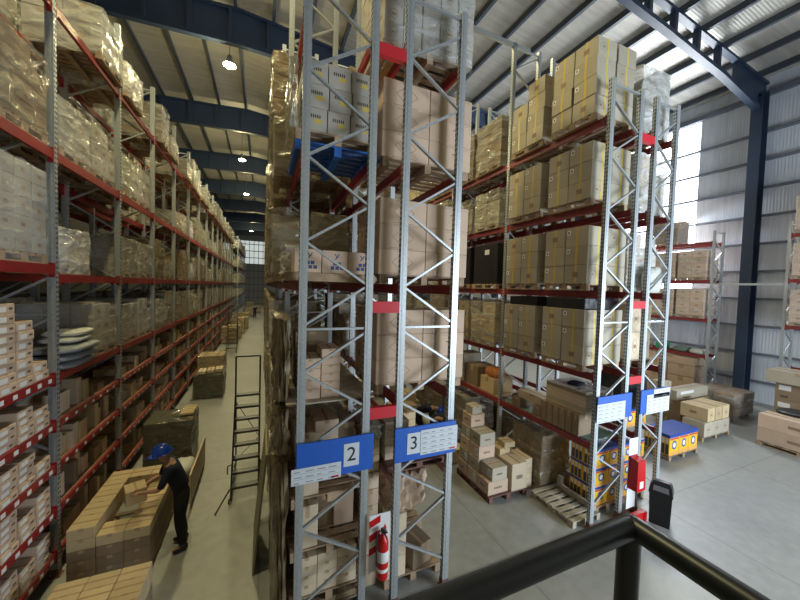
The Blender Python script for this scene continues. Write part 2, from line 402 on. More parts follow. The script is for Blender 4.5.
high_bay(-2.0, 64.3, 14.2, 'farthest small glowing high-bay lamp near the far wall')
# lamps over the middle aisle and over the near end, above the picture's edge
def aisle_light(x, y, z, power=None, col=None):
    l = bpy.data.lights.new('lamp_light', 'SPOT'); l.energy = power or LAMP_POWER*4; l.color = col or LAMP_COL; l.shadow_soft_size = .25; l.spot_size = 2.75; l.spot_blend = .7
    o = bpy.data.objects.new('lamp_light', l); C.objects.link(o); o.location = (x, y, z)
aisle_light(-1.4, 5.0, 14.0)
aisle_light(4.4, 8.6, 14.0, LAMP_POWER*2.6); aisle_light(4.4, 20, 14.0)

# ------------------------------------------------------------------ racking
def post_mb(b, x, y, z1, side=-1, slots=True, w=.10, d=.08, z0=0):
    """upright: steel channel, punched slots on the aisle side; (x,y) is its centre"""
    b.box(x-w/2, x+w/2, y-d/2, y+d/2, z0, z1)
    b.box(x-w*.16, x+w*.16, y-d/2-.004, y-d/2, z0, z1, 0)
    if slots:
        z = z0+.12
        while z < z1-.05:
            xs = x+side*(w/2+.002)
            for yy in (y-.018, y+.022):
                b.box(min(xs, xs-.002*side), max(xs, xs-.002*side), yy-.009, yy+.009, z, z+.038, 1)
            z += .075
def frame(rack, xl, xr, y, z1, phase, side, slots=True, hz=(4.14,), deep=True):
    """upright frame: two posts, zig-zag bracing, foot plates"""
    f = thing('upright_frame', None, None); f.parent = rack
    for x in (xl+.05, xr-.05):
        b = MB(); post_mb(b, x, y, z1, side, slots); b.build('post', ['galv','slot'], f)
    for x in (xl+.05, xr-.05):
        b = MB(); b.box(x-.075, x+.075, y-.07, y+.07, 0, .012); b.box(x-.056, x+.056, y-.046, y+.046, .012, .13)
        b.build('foot_plate', 'red_wood' if slots else 'galv', f)
    a, c = xl+.07, xr-.07
    def br(x0, z0, x1, z1_):
        b = MB(); b.bar((x0,y,z0),(x1,y,z1_),.03,.045,0,(0,1,0)); b.build('brace', 'galv', f)
    for h in hz: br(a, h, c, h)
    br(a, z1-.10, c, z1-.10)
    # zig-zag above and below the horizontal; phase 0: starts at the left
    z = hz[0]+.05; s_ = phase
    while z + .53 < z1-.1:
        x0, x1 = (a, c) if s_ == 0 else (c, a)
        br(x0, z, x1, z+.53); z += .535; s_ = 1-s_
    z = hz[0]-.05; s_ = 1-phase if phase == 0 else 0
    s_ = 1 if phase == 0 else 0
    while z - .5 > 0.1:
        x0, x1 = (a, c) if s_ == 0 else (c, a)
        br(x0, z, x1, z-.51); z -= .52; s_ = 1-s_
    return f
def beam_mb(b, x, y0, y1, ztop, h=.13, w=.05):
    b.box(x-w/2, x+w/2, y0, y1, ztop-h, ztop)
    for y in (y0, y1-.03): b.box(x-w/2-.006, x+w/2+.006, y, y+.03, ztop-h-.05, ztop+.03)
def rack_row(label, xl, xr, y_frames, levels, z_of, phase, side, slots_n, bays_single, mats='beam', end_hz=(4.14,)):
    r = thing('pallet_rack', label, 'rack', ((xl+xr)/2, y_frames[0], 0)); off = Vector(r.location)
    # children are written in world numbers, so the rack's origin stays at the world origin in them
    r.location = (0,0,0)
    for i, y in enumerate(y_frames):
        frame(r, xl, xr, y, z_of(i), phase, side, i < slots_n, end_hz)
    for i in range(len(y_frames)-1):
        if i >= bays_single: break
        y0, y1 = y_frames[i]+.045, y_frames[i+1]-.045
        for zt in (levels[i] if isinstance(levels, dict) and i in levels else levels['*'] if isinstance(levels, dict) else levels):
            for x in (xl+.03, xr-.03):
                b = MB(); beam_mb(b, x, y0, y1, zt[0], zt[1]); b.build('beam', mats, r)
    if bays_single < len(y_frames)-1:
        b = MB()
        for i in range(bays_single, len(y_frames)-1):
            y0, y1 = y_frames[i]+.045, y_frames[i+1]-.045
            for zt in (levels['*'] if isinstance(levels, dict) else levels):
                for x in (xl+.03, xr-.03): beam_mb(b, x, y0, y1, zt[0], zt[1])
        o = b.build('beam', mats, r); o['kind'] = 'stuff'
    return r
LEFT_Y = [4.2 + 2.42*i for i in range(15)]
LV = [(8.80,.13),(6.62,.14),(4.76,.13),(3.22,.12),(2.47,.10),(1.80,.10),(1.11,.10),(.40,.10)]
LV0 = [(8.80,.13),(6.62,.14),(4.90,.14),(3.22,.13),(2.49,.12),(1.82,.12),(1.13,.12),(.42,.12)]
XL0, XL1 = -3.87, -2.9
rack_left = rack_row('long pallet rack with red beams along the left side of the left aisle', XL0, XL1, LEFT_Y, {0: LV0, '*': LV}, lambda i: 10.2, 0, 1, 5, 5)
R_Y = [4.24, 6.98] + [6.98+2.75*i for i in range(1, 12)]
RV = [(8.12,.14),(6.46,.14),(4.76,.14),(3.12,.14),(1.72,.13)]
hz = (4.14,)
tall = lambda i: 8.82 if i == 0 else 11.3
rack2 = rack_row('galvanised pallet rack carrying the blue sign numbered 2', .42, 1.39, R_Y, {'*': RV, 0: RV[:-1]}, tall, 0, -1, 2, 4)
rack3 = rack_row('galvanised pallet rack carrying the blue sign numbered 3', 1.79, 2.76, R_Y[:5], {'*': RV, 0: RV[:-1]+[(1.9,.13)]}, tall, 1, -1, 2, 4)
rack4 = rack_row('pallet rack right of the middle aisle with yellow-taped cartons', 6.03, 7.0, R_Y[:5], RV, tall, 0, -1, 2, 4, 'beam_dull')
rack5 = rack_row('pallet rack beside the black bin at the right end', 7.42, 8.25, R_Y[:4], RV, tall, 1, -1, 2, 3, 'beam_dull')
for (r, x0, x1, zs_, mt) in ((rack2, 1.39, 1.79, (7.9, 4.43, 2.94), 'beam_bright'), (rack4, 7.0, 7.42, (7.9, 4.5, 2.92), 'beam_bright')):
    for z in zs_:
        b = MB(); b.box(x0+.003, x1-.003, 4.2, 4.28, z-.08, z+.08); b.build('row_spacer', mt, r)
for r in (rack4,):
    b = MB(); b.box(2.775, 6.6, 6.94, 7.02, 11.18, 11.28); o = b.build('aisle_tie', 'galv', r); o['label'] = 'grey tie bar crossing high over the aisle'

# ------------------------------------------------------------------ pallets, cartons, wrapped loads
def pallet_mb(b, w, d, x=0, y=0, z=0, m=0):
    """x across, y deep; centre at (x,y), bottom at z, 0.14 tall"""
    n = 7 if d > .9 else 5
    for i in range(n):
        yy = y-d/2 + (d-.1)*i/(n-1)
        b.box(x-w/2, x+w/2, yy, yy+.1, z+.118, z+.138, m)
    for xx in (-w/2, -.05, w/2-.1):
        b.box(x+xx, x+xx+.1, y-d/2, y+d/2, z+.096, z+.118, m)
        for yy in (-d/2, -.07, d/2-.14): b.box(x+xx, x+xx+.1, y+yy, y+yy+.14, z+.022, z+.096, m)
        b.box(x+xx, x+xx+.1, y-d/2, y+d/2, z, z+.022, m)
PAL = {}
def pallet_mesh(w, d, mt='wood'):
    k = (round(w,2), round(d,2), mt)
    if k not in PAL:
        b = MB(); pallet_mb(b, w, d); PAL[k] = b.mesh('pallet', [mt])
    return PAL[k]
def pallet(x, y, z, w, d, label, mt='wood', group='pallets under the carton loads', rz=0):
    o = place_mesh('pallet', pallet_mesh(w, d, mt), (x,y,z+(.002 if z else 0)), rz); return tag(o, label, 'pallet', group)
CART = {}
def carton_mesh(w, d, h, card='kraft', style='plain'):
    """origin: centre of the bottom; w along x, d along y. Faces -y and -x carry the marks"""
    k = (round(w,3), round(d,3), round(h,3), card, style)
    if k in CART: return CART[k]
    b = MB(); b.cbox(-w/2, w/2, -d/2, d/2, 0, h, .007, 0)
    e = .0018
    def patch(face, u0, u1, v0, v1, m, off=e):
        # face 'f' = -y, 'l' = -x, 't' = top ; u along face (0..1), v up (0..1)
        if face == 'f': b.box(-w/2+w*u0, -w/2+w*u1, -d/2-off, -d/2+.001, h*v0, h*v1, m)
        elif face == 'l': b.box(-w/2-off, -w/2+.001, d/2-d*u1, d/2-d*u0, h*v0, h*v1, m)
        elif face == 'r': b.box(w/2-.001, w/2+off, -d/2+d*u0, -d/2+d*u1, h*v0, h*v1, m)
        else: b.box(-w/2+w*u0, -w/2+w*u1, -d/2+d*v0, -d/2+d*v1, h-.001, h+off, m)
    def line(pts, t, m, face='f'):
        for (u0,v0),(u1,v1) in zip(pts, pts[1:]):
            if face == 'f': b.bar((-w/2+w*u0,-d/2-e,h*v0), (-w/2+w*u1,-d/2-e,h*v1), t, .002, m, (0,1,0))
            elif face == 'l': b.bar((-w/2-e,d/2-d*u0,h*v0), (-w/2-e,d/2-d*u1,h*v1), t, .002, m, (1,0,0))
    mats = [card, 'seam', 'tape', 'label', 'ink', 'inkline', 'ytape', 'blue_label']
    tape = 6 if style in ('ytape', 'ytape_mark') else 2
    # flap seam and tape over the top
    if w >= d: patch('t', 0, 1, .497, .503, 1); patch('t', 0, 1, .44, .56, tape, .0012)
    else: patch('t', .497, .503, 0, 1, 1); patch('t', .44, .56, 0, 1, tape, .0012)
    if style == 'plain':
        for fc in ('f', 'l'): patch(fc, .40, .60, .72, 1, 2, .0012)
    elif style == 'diamond':
        line([(.27,.5),(.5,.86),(.73,.5),(.5,.14),(.27,.5)], .006, 5)
        line([(.45,.56),(.45,.44),(.50,.41),(.55,.44)], .011, 4); line([(.41,.56),(.55,.56)], .011, 4)
        patch('f', .22, .72, .05, .07, 5); patch('f', .3, .5, .93, .945, 5)
    elif style == 'fold':
        line([(.62,.62),(.62,.44),(.70,.40)], .012, 4); line([(.55,.62),(.72,.62)], .012, 4)
        patch('f', .35, .95, .90, .912, 5)
        b.box(-w/2+w*.22, -w/2+w*.40, -d/2-.0022, -d/2+.001, .004, h-.004, 2)
    elif style in ('ytape', 'ytape_mark'):
        for fc in ('f', 'l'): patch(fc, .47, .56, 0, 1, 6, .0012)
        if style == 'ytape':
            patch('l', .05, .22, .62, .86, 3, .0026); patch('l', .10, .17, .68, .80, 4, .0032)
        else:
            patch('l', .38, .62, .35, .62, 5)
            line([(.3+.18*math.cos(t*PI/6), .5+.2*math.sin(t*PI/6)) for t in range(13)], .005, 5)
            patch('f', .24, .36, .44, .56, 5)
    elif style == 'mark':
        line([(.5+.2*math.cos(t*PI/6), .5+.26*math.sin(t*PI/6)) for t in range(13)], .005, 5)
        patch('f', .38, .62, .42, .55, 5); patch('l', .35, .6, .4, .6, 5)
    elif style == 'word':
        # a short dark printed word with a yellowish slip under it
        for i in range(6): 
            u = .22+.09*i; patch('f', u, u+.055, .56, .70, 4)
        patch('f', .46, .76, .34, .53, 6)
    elif style == 'blocks':
        for (u, v) in ((.34,.18),(.52,.18),(.70,.18),(.43,.36),(.60,.36)): patch('f', u, u+.14, v, v+.15, 7)
        line([(.50,.86),(.58,.70),(.66,.86)], .012, 7); line([(.58,.70),(.50,.62)], .012, 7)
    elif style == 'scrawl':
        for i in range(5): patch('f', .3+.08*i, .3+.08*i+.05, .42, .56, 4)
        for i in range(5): patch('l', .3+.08*i, .3+.08*i+.05, .42, .56, 4)
    elif style == 'scrawl_label':
        for i in range(5): patch('f', .3+.08*i, .3+.08*i+.05, .42, .56, 4)
        patch('l', .60, .90, .22, .80, 3); 
        for i in range(3): patch('l', .64, .86, .32+.14*i, .36+.14*i, 4, .003)
    elif style == 'endlabel':
        patch('r', .08, .5, .2, .72, 3); patch('r', .66, .86, .40, .62, 1)
    elif style == 'wide_label':
        for fc in ('f', 'l'): patch(fc, .12, .52, .56, .84, 3); patch(fc, .18, .44, .14, .26, 4)
    me = b.mesh('carton', mats); CART[k] = me
    return me
def carton(x, y, z, w, d, h, card, style, label, rz=0, group=None, name='carton', cat='carton'):
    o = place_mesh(name, carton_mesh(w, d, h, card, style), (x,y,z), rz); return tag(o, label, cat, group)

def film_mb(b, w, d, h, seed, m=0, z0=0.02, bulge=.03):
    rnd = random.Random(seed); n = 7; nz = 8
    ph = [rnd.uniform(0, 6.28) for _ in range(6)]
    ring = []
    per = [(-1+2*i/n, -1) for i in range(n)] + [(1, -1+2*i/n) for i in range(n)] + [(1-2*i/n, 1) for i in range(n)] + [(-1, 1-2*i/n) for i in range(n)]
    vs = []
    for j in range(nz+1):
        t = j/nz; z = z0 + (h-z0)*t
        for i, (u, v) in enumerate(per):
            k = 1.0
            r = math.hypot(u, v)
            if r > 1.25: k = .965
            dx = bulge*(.4*math.sin(ph[0]+9*v+7*t)+.6*rnd.uniform(-.5,.5)) + .018
            px = u*(w/2)*k + (dx if u > .99 else -dx if u < -.99 else 0)
            dy = bulge*(.4*math.sin(ph[1]+9*u+8*t)+.6*rnd.uniform(-.5,.5)) + .018
            py = v*(d/2)*k + (dy if v > .99 else -dy if v < -.99 else 0)
            vs.append((px, py, z + (rnd.uniform(-.03,.02) if j == nz else 0)))
    L = len(per); fs = []
    for j in range(nz):
        for i in range(L): fs.append((j*L+i, j*L+(i+1) % L, (j+1)*L+(i+1) % L, (j+1)*L+i))
    vs.append((rnd.uniform(-.1,.1), rnd.uniform(-.1,.1), h+.02)); c = len(vs)-1
    for i in range(L): fs.append((nz*L+i, nz*L+(i+1) % L, c))
    b.add(vs, fs, m, False)
def load_cells(w, d, h, nx, ny, nz, seed, ragged=0.12, drop=0.15):
    rnd = random.Random(seed); out = []
    cw, cd, ch = w/nx, d/ny, h/nz
    gone = set((rnd.randrange(nx), rnd.randrange(ny)) for _ in range(int(nx*ny*drop+.5)))
    for k in range(nz):
        for i in range(nx):
            for j in range(ny):
                if 0 < i < nx-1 and 0 < j < ny-1 and k < nz-1: continue
                if k == nz-1 and (i, j) in gone: continue
                g = rnd.uniform(0, .012)
                out.append((-w/2+cw*(i+.5)+rnd.uniform(-.006,.006), -d/2+cd*(j+.5)+rnd.uniform(-.006,.006), .14+k*ch, cw-.006-g, cd-.006-g, ch-.002))
    return out
PROTO = {}
BULK = MB(); BULK_MATS = ['wood','grey_card','tan','dull','pale_card','film','milky_film','clear_film','brown_film']
def bulk_load(kind, x, y, z):
    w, d, h, nx, ny, nz, card, film, seed = kind; b = MB(); z += .003
    pallet_mb(b, min(w,1.2), min(d,1.2), m=0)
    for (cx, cy, cz, cw, cd, ch) in load_cells(w, d, h, nx, ny, nz, seed): b.cbox(cx-cw/2, cx+cw/2, cy-cd/2, cy+cd/2, cz, cz+ch, .008, BULK_MATS.index(card))
    film_mb(b, w+.01, d+.01, h+.15, seed, BULK_MATS.index(film))
    o = len(BULK.v); BULK.v += [(p[0]+x, p[1]+y, p[2]+z) for p in b.v]; BULK.f += [tuple(i+o for i in f) for f in b.f]; BULK.m += b.m; BULK.sm += b.sm
def wrapped_load(kind, x, y, z, label, rz=0, group=None, full=True):
    """a pallet load held together by stretch film. kind: (w, d, h, nx, ny, nz, card, film, seed)"""
    w, d, h, nx, ny, nz, card, film, seed = kind; z += .003
    key = (kind, full)
    if full:
        if key not in PROTO:
            t = thing('wrapped_pallet_load', label, 'pallet load', (x,y,z), rz, group)
            place_mesh('pallet', pallet_mesh(min(w,1.2), min(d,1.2)), (0,0,0), 0, t)
            for (cx, cy, cz, cw, cd, ch) in load_cells(w, d, h, nx, ny, nz, seed):
                place_mesh('carton', carton_mesh(round(w/nx-.012,3), round(d/ny-.012,3), round(h/nz-.002,3), card, 'mark' if seed % 2 else 'plain'), (cx,cy,cz), 0, t)
            b = MB(); film_mb(b, w+.01, d+.01, h+.15, seed, 0, .02, .055 if film == 'brown_film' else .03); b.build('stretch_film', film, t)
            PROTO[key] = t; return t
        return copy_tree(PROTO[key], (x,y,z), rz, label, 'pallet load', group)
    if key not in PROTO:
        b = MB(); pallet_mb(b, min(w,1.2), min(d,1.2), m=0)
        for (cx, cy, cz, cw, cd, ch) in load_cells(w, d, h, nx, ny, nz, seed):
            b.cbox(cx-cw/2, cx+cw/2, cy-cd/2, cy+cd/2, cz, cz+ch, .008, 1)
        film_mb(b, w+.01, d+.01, h+.15, seed, 2)
        PROTO[key] = b.mesh('wrapped_pallet_load', ['wood', card, film])
    o = place_mesh('wrapped_pallet_load', PROTO[key], (x,y,z), rz)
    return tag(o, label, 'pallet load', group)

# ------------------------------------------------------------------ left rack: wrapped loads on the upper levels
LN = {8.80:'top', 6.62:'second highest', 4.76:'third highest', 3.22:'fourth highest'}
KL = [ (1.1,1.02,1.1,2,3,4,'grey_card','film',11), (1.1,0.98,0.78,2,2,3,'grey_card','film',12), (1.12,1.0,1.2,2,3,5,'grey_card','clear_film',13),
       (1.05,1.0,0.62,2,2,3,'pale_card','milky_film',14), (1.1,1.0,.86,3,3,3,'grey_card','clear_film',15), (1.1,.98,1.0,2,2,4,'tan','film',16), (1.1,1.0,.5,2,2,2,'tan','film',17), (1.1,.8,.95,2,2,4,'dull','film',18), (1.1,.98,.95,2,3,4,'dull','film',19), (1.1,.98,1.05,3,3,4,'dull','brown_film',20) ]
rnd = random.Random(42)
def left_load(k, i, y, zt, where, h=None):
    full = i < 5
    wrapped_load(KL[k], (-3.34 if zt > 8 else -3.485)+rnd.uniform(-.02,.02), y, zt, f'wrapped pallet load, {LN[zt if zt != 4.90 else 4.76]} level of left rack, {ORD[i+1]} bay, {where} side', 0 if rnd.random() < .5 else PI, 'wrapped loads in the left rack', full)
fixed = {(0,8.80):[(8,'nearer'),(8,'farther')], (0,6.62):[(8,'nearer'),(9,'farther')], (0,4.90):[(0,'nearer'),(2,'farther')],
         (1,8.80):[(1,'farther')], (1,6.62):[(1,'nearer'),(4,'farther')], (1,4.76):[(3,'nearer')],
         (2,8.80):[(3,'nearer')], (2,6.62):[(1,'nearer'),(4,'farther')], (2,4.76):[(1,'nearer'),(1,'farther')],
         (1,3.22):[(4,'farther')], (2,3.22):[(1,'nearer'),(4,'farther')]}
for i in range(14):
    y0 = LEFT_Y[i]
    for zt in (8.80, 6.62, 4.90 if i == 0 else 4.76, 3.22):
        if (i, zt) in fixed:
            for k, wh in fixed[i, zt]: left_load(k, i, y0+(.64 if wh == 'nearer' else 1.77), zt, wh)
        elif i >= 3 or (i >= 1 and zt > 3.3):
            for j, wh in enumerate(('nearer','farther')):
                if rnd.random() < (.92 if zt > 8 else .82): 
                    ks = [1,3,5,6,7,7,8,9] if zt > 6 else [1,3,5,6,7,7,8,9]
                    if zt == 3.22: ks = [1,7,7,6,8]
                    left_load(rnd.choice(ks), i, y0+.64+1.13*j, zt, wh)
# added row of racking behind it, blocking light to darken the left shelves
shade_rack_back = rack_row('added pallet rack back to back behind the left rack, blocking light', -5.2, -4.25, LEFT_Y[:9], [(8.80,.13),(6.62,.14),(4.76,.13),(3.22,.12),(1.8,.10)], lambda i: 10.2, 0, -1, 0, 0)
for i in range(8):
    for zt, nm in ((8.80,'top'),(6.62,'second highest'),(4.76,'third highest'),(3.22,'fourth highest'),(1.80,'low'),(0,'floor')):
        for j, wh in enumerate(('nearer','farther')):
            k = (i*3+j*2+int(zt)) % 4
            bulk_load(KL[[7,1,5,4][k] if zt not in (3.22, 1.8) else 7], -4.72, LEFT_Y[i]+.64+1.13*j, zt)  # added loads fill the back row to keep light out
# second group of the same rack farther down
far_rack = rack_row('far section of the left rack near the far wall', -3.6, -2.65, [42+2.6*i for i in range(7)], [(8.8,.13),(6.62,.13),(4.76,.13),(3.22,.12),(1.8,.1)], lambda i: 10.2, 0, 1, 0, 0)
for i in range(6):
    for zt, nm in ((8.8,'top'),(6.62,'second highest'),(4.76,'third highest'),(3.22,'fourth highest'),(0,'floor')):
        for j, wh in enumerate(('nearer','farther')):
            wrapped_load(KL[1 if zt == 3.22 else (i+j+int(zt)) % 5], -3.1, 42.7+2.6*i+1.2*j, zt, f'distant wrapped load, {nm} level of far rack section, {ORD[i+1]} bay, {wh} side', 0, 'wrapped loads in the far rack section', False)

# shelf boards of the picking levels
b_all = MB()
for i in range(14):
    y0, y1 = LEFT_Y[i]+.06, LEFT_Y[i+1]-.06
    for zt in ([v[0] for v in (LV0 if i == 0 else LV)][3:]):
        if i < 6:
            b = MB(); b.box(XL0+.06, XL1-.055, y0, y1, zt-.03, zt-.001); b.build('shelf_board', 'wood', rack_left)
        else: b_all.box(XL0+.06, XL1-.055, y0, y1, zt-.03, zt-.001)
o = b_all.build('shelf_board', 'wood', rack_left); o['kind'] = 'stuff'
# white price tags along the near shelf beams (part of the rack)
b = MB()
for zt, h in LV0[3:]:
    for j in range(9): b.box(XL1-.0045, XL1-.001, 4.42+.245*j, 4.50+.245*j, zt-.095, zt-.035)
for zt, h in LV[4:]:
    for i in (1, 2, 3):
        for j in range(7): b.box(XL1-.0045, XL1-.001, LEFT_Y[i]+.2+.3*j, LEFT_Y[i]+.27+.3*j, zt-.075, zt-.03)
o = b.build('shelf_tag', 'label', rack_left); o['kind'] = 'stuff'
SHN = {3.22:'uppermost picking', 2.49:'second picking', 1.82:'third picking', 1.13:'fourth picking', .42:'lowest picking'}
SHN.update({2.47:'second picking', 1.80:'third picking', 1.11:'fourth picking', .40:'lowest picking'})
# first bay: stacks of thin cartons with white end labels
stacks = {3.22:[5,6,4,9,7,2], 2.49:[4,4,5,3,4,3], 1.82:[4,5,3,4,4,2], 1.13:[5,4,4,5,3,4], .42:[4,4,5,4,3,4]}
for zt, hs in stacks.items():
    for c, n in enumerate(hs):
        y = 4.55 + .345*c
        hh = .125 if zt == 3.22 else .106
        for k in range(n):
            carton(-3.24+rnd.uniform(-.012,.02), y+rnd.uniform(-.012,.012), zt+.001+k*(hh+.002), .62, .31, hh, 'kraft', 'endlabel',
                   f'thin labelled carton {ORD[k+1]} from bottom, {ORD[c+1]} stack on {SHN[zt]} shelf, left rack end bay', 0,
                   'thin labelled cartons in the first bay of the left rack', 'labelled_carton', 'carton')
carton(-3.745, 5.85, 3.223, .36, .95, 1.1, 'grey_card', 'ytape', 'tall grey carton with yellow tape behind the thin cartons, uppermost picking shelf of left rack')
# further bays: slim upright cartons and files on the picking shelves
far = MB(); nshelf = 0
for i in range(1, 14):
    for zt in (2.47, 1.80, 1.11, .40):
        y = LEFT_Y[i]+.14; c = 0
        while y < LEFT_Y[i+1]-.2:
            if rnd.random() < .22: y += rnd.uniform(.1,.3); continue
            style = rnd.random()
            if style < .5: w, d, h = rnd.choice([.42,.5]), rnd.choice([.1,.14,.2]), rnd.choice([.30,.38,.46])
            else: w, d, h = rnd.choice([.5,.6]), rnd.choice([.28,.34]), rnd.choice([.16,.24,.34])
            if y+d > LEFT_Y[i+1]-.12: break
            xx = -2.955-w/2-rnd.uniform(0,.1)
            card = rnd.choice(['yellow_card','tan','dull','pale_card'])
            if i <= 8 and nshelf < 300:
                c += 1; nshelf += 1
                carton(xx, y+d/2, zt, w, d, h, card, 'plain', f'small carton, {ORD[c]} from the near end of the {SHN[zt]} shelf, left rack {ORD[i+1]} bay', 0, 'small cartons on the picking shelves', 'shelf_carton', 'carton')
            else: far.cbox(xx-w/2, xx+w/2, y, y+d, zt, zt+h, .006)
            y += d + rnd.uniform(.012, .06)
o = far.build('shelf_carton', 'tan'); tag(o, 'rows of small cartons on the picking shelves far down the left rack', 'cartons', None, 'stuff')
# flat sacks on the fourth level of the second bay
def sack(name, x, y, z, w, d, h, mt, label, seed, rz=0, group=None, cat='sack'):
    rr = random.Random(seed); b = MB(); n = 10; vs = []; fs = []
    for j in range(5):
        t = j/4; z_ = h*t; k = math.sqrt(max(0, 1-abs(2*t-1)**3))*.28+.72
        for i in range(n*4):
            a = 2*PI*i/(n*4); cx = math.copysign(abs(math.cos(a))**.45, math.cos(a)); sy = math.copysign(abs(math.sin(a))**.45, math.sin(a))
            q = rr.uniform(-.02,.02)
            vs.append((cx*(w/2)*(k+q), sy*(d/2)*(k+q), z_*(1+rr.uniform(-.06,.06))))
    L = n*4
    for j in range(4):
        for i in range(L): fs.append((j*L+i, j*L+(i+1) % L, (j+1)*L+(i+1) % L, (j+1)*L+i))
    fs.append(tuple(range(L))[::-1])
    vs.append((0,0,h*1.05))
    for i in range(L): fs.append((4*L+i, 4*L+(i+1) % L, len(vs)-1))
    b.add(vs, fs, 0, True); o = b.build(name, mt); o.location = (x,y,z); o.rotation_euler = (0,0,rz)
    return tag(o, label, cat, group)
for k in range(3): sack('sack', -3.3+.03*k, 7.25, 3.225+.128*k, 1.0, 1.15, .115, 'bag_grey', f'flat grey sack {ORD[k+1]} from bottom of the sack pile in left rack second bay', 50+k, 0, 'flat sacks in the left rack')
for k in range(2): sack('sack', -3.12, 7.35+.1*k, 3.62+.1*k, .55, .75, .09, 'bag_white', ['lower','upper'][k]+' white sack on the grey sack pile in left rack second bay', 60+k, .1, 'flat sacks in the left rack')

# ------------------------------------------------------------------ rack 2, end bay over the sign numbered 2
FY = 4.45
pallet(.92, FY+.55, 6.46, 1.12, 1.1, 'blue painted pallet under the printed cartons high in rack 2', 'blue_wood')
pallet(.92, FY+.55, 6.602, 1.1, 1.1, 'wooden pallet on the blue pallet high in rack 2')
LY3 = ['bottom','middle','top']; C3 = ['left','middle','right']
for k in range(3):
    for c in range(3):
        carton(.61+.315*c+(.02 if k == 1 else 0), FY+.20, 6.744+.306*k, .305, .40, .303, 'grey_card', 'word', f'greyish carton with dark word, {LY3[k]} row {C3[c]}, front of high load in rack 2', 0, 'printed cartons high in rack 2')
    for c in (0,):
        carton(.61, FY+.62, 6.744+.306*k, .305, .40, .303, 'grey_card', 'word', f'greyish carton behind the front left one, {LY3[k]} row, high load in rack 2', 0, 'printed cartons high in rack 2')
b = MB(); film_mb(b, .06, .96, .93, 5); 
o = b.build('film_wrap', 'film'); o.location = (.345, FY+.55, 6.745); tag(o, 'loose shiny film on the left flank of the high load in rack 2', 'film')
for z0, h, seed, nm in ((0.02, 2.3, 6, 'floor pile'), (2.42, .66, 7, 'cartons above sign 2'), (3.15, 1.1, 8, 'flat carton stacks')):
    b = MB(); film_mb(b, .13, .98, h, seed, 0, 0, .06)
    o = b.build('film_wrap', 'brown_wrap'); o.location = (.255, FY+.55, z0); tag(o, f'ragged brown film on the left flank of the {nm}, rack 2', 'film')
# timber deck and cartons with blue print
o = MB(); o.box(.26, 1.48, FY-.06, FY+1.05, 4.762, 4.79); 
for yy in (FY-.05, FY+.5, FY+.95): o.box(.26, 1.48, yy, yy+.09, 4.79, 4.845)
o.box(.26, 1.48, FY-.06, FY+1.05, 4.845, 4.87)
tag(o.build('timber_skid', 'wood', None, (.87, FY+.5, 4.762)), 'flat timber skid under cartons with blue print in rack 2', 'skid')
for c in range(3): carton(.55+.36*c, FY+.2, 4.871, .352, .42, .315, 'kraft', 'blocks', f'{C3[c]} carton with blue block print above the horizontal brace of rack 2', 0, 'cartons with blue block print')
b = MB(); film_mb(b, .34, .5, .42, 3, 0, 0, .09); o = b.build('film_bundle', 'milky_film'); o.location = (.46, FY+.86, 4.872); tag(o, 'crumpled pale film bundle behind the cartons with blue print', 'bundle')
# third level: two stacks of flat cartons on a board
b = MB(); b.box(.3, 1.5, FY-.1, 6.75, 3.122, 3.142); tag(b.build('deck_board', 'grey_wood', None, (.9, 5.5, 3.122)), 'wide board under two flat carton stacks in rack 2', 'board')
for k in range(4): carton(.615, FY+.25, 3.143+.141*k, .27, .46, .14, 'kraft', 'plain', f'flat brown carton {ORD[k+1]} from bottom in left stack above sign 2', 0, 'flat cartons above sign 2')
for k in range(6): carton(.895, FY+.27, 3.143+.114*k, .265, .46, .113, 'kraft', 'plain', f'flat brown carton {ORD[k+1]} from bottom in right stack above sign 2', 0, 'flat cartons above sign 2')
for k in range(5): carton(.72, FY+.95, 3.143+.17*k, .5, .55, .168, 'dull', 'plain', f'dark carton {ORD[k+1]} from bottom behind the flat cartons above sign 2', 0, 'dark cartons behind the flat stacks')
# floor pile under the sign: pallets and cartons in turn
def strip_pallet(z, n): pallet(.93, FY+.55, z, 1.08, 1.1, f'wooden pallet, {n} up in the floor pile of rack 2')
strip_pallet(0, 'lowest'); 
for c in range(3): carton(.615+.285*c, FY+.25, .141, .28, .46, .085, 'dull', 'plain', f'flat carton, {C3[c]}, lowest layer of the rack 2 floor pile', 0, 'cartons in the rack 2 floor pile')
strip_pallet(.227, 'second')
for c in range(3):
    for k in range(4): carton(.615+.285*c, FY+.25, .368+.135*k, .28, .46, .134, 'pale_card', 'plain', f'thin pale carton {ORD[k+1]} up, {C3[c]} column above second pallet of rack 2 pile', 0, 'cartons in the rack 2 floor pile')
strip_pallet(.909, 'third')
carton(.615, FY+.25, 1.05, .28, .46, .60, 'pale_card', 'plain', 'tall pale carton front left on third pallet of rack 2 pile', 0, 'cartons in the rack 2 floor pile')
carton(.90, FY+.62, 1.05, .27, .5, .56, 'dull', 'plain', 'brown carton set back middle on third pallet of rack 2 pile', 0, 'cartons in the rack 2 floor pile')
carton(1.19, FY+.55, 1.05, .3, .5, .58, 'kraft', 'plain', 'brown carton right on third pallet of rack 2 pile', 0, 'cartons in the rack 2 floor pile')
strip_pallet(1.652, 'topmost')
carton(.615, FY+.25, 1.794, .28, .46, .46, 'pale_card', 'plain', 'pale carton front left on topmost pallet, partly behind sign 2', 0, 'cartons in the rack 2 floor pile')
carton(1.0, FY+.6, 1.794, .45, .5, .5, 'dull', 'plain', 'brown carton behind sign 2 on topmost pallet', 0, 'cartons in the rack 2 floor pile')
carton(.62, FY+.6, 2.256, .34, .6, .30, 'pale_card', 'plain', 'pale carton just above left end of sign 2', 0, 'cartons above sign 2')
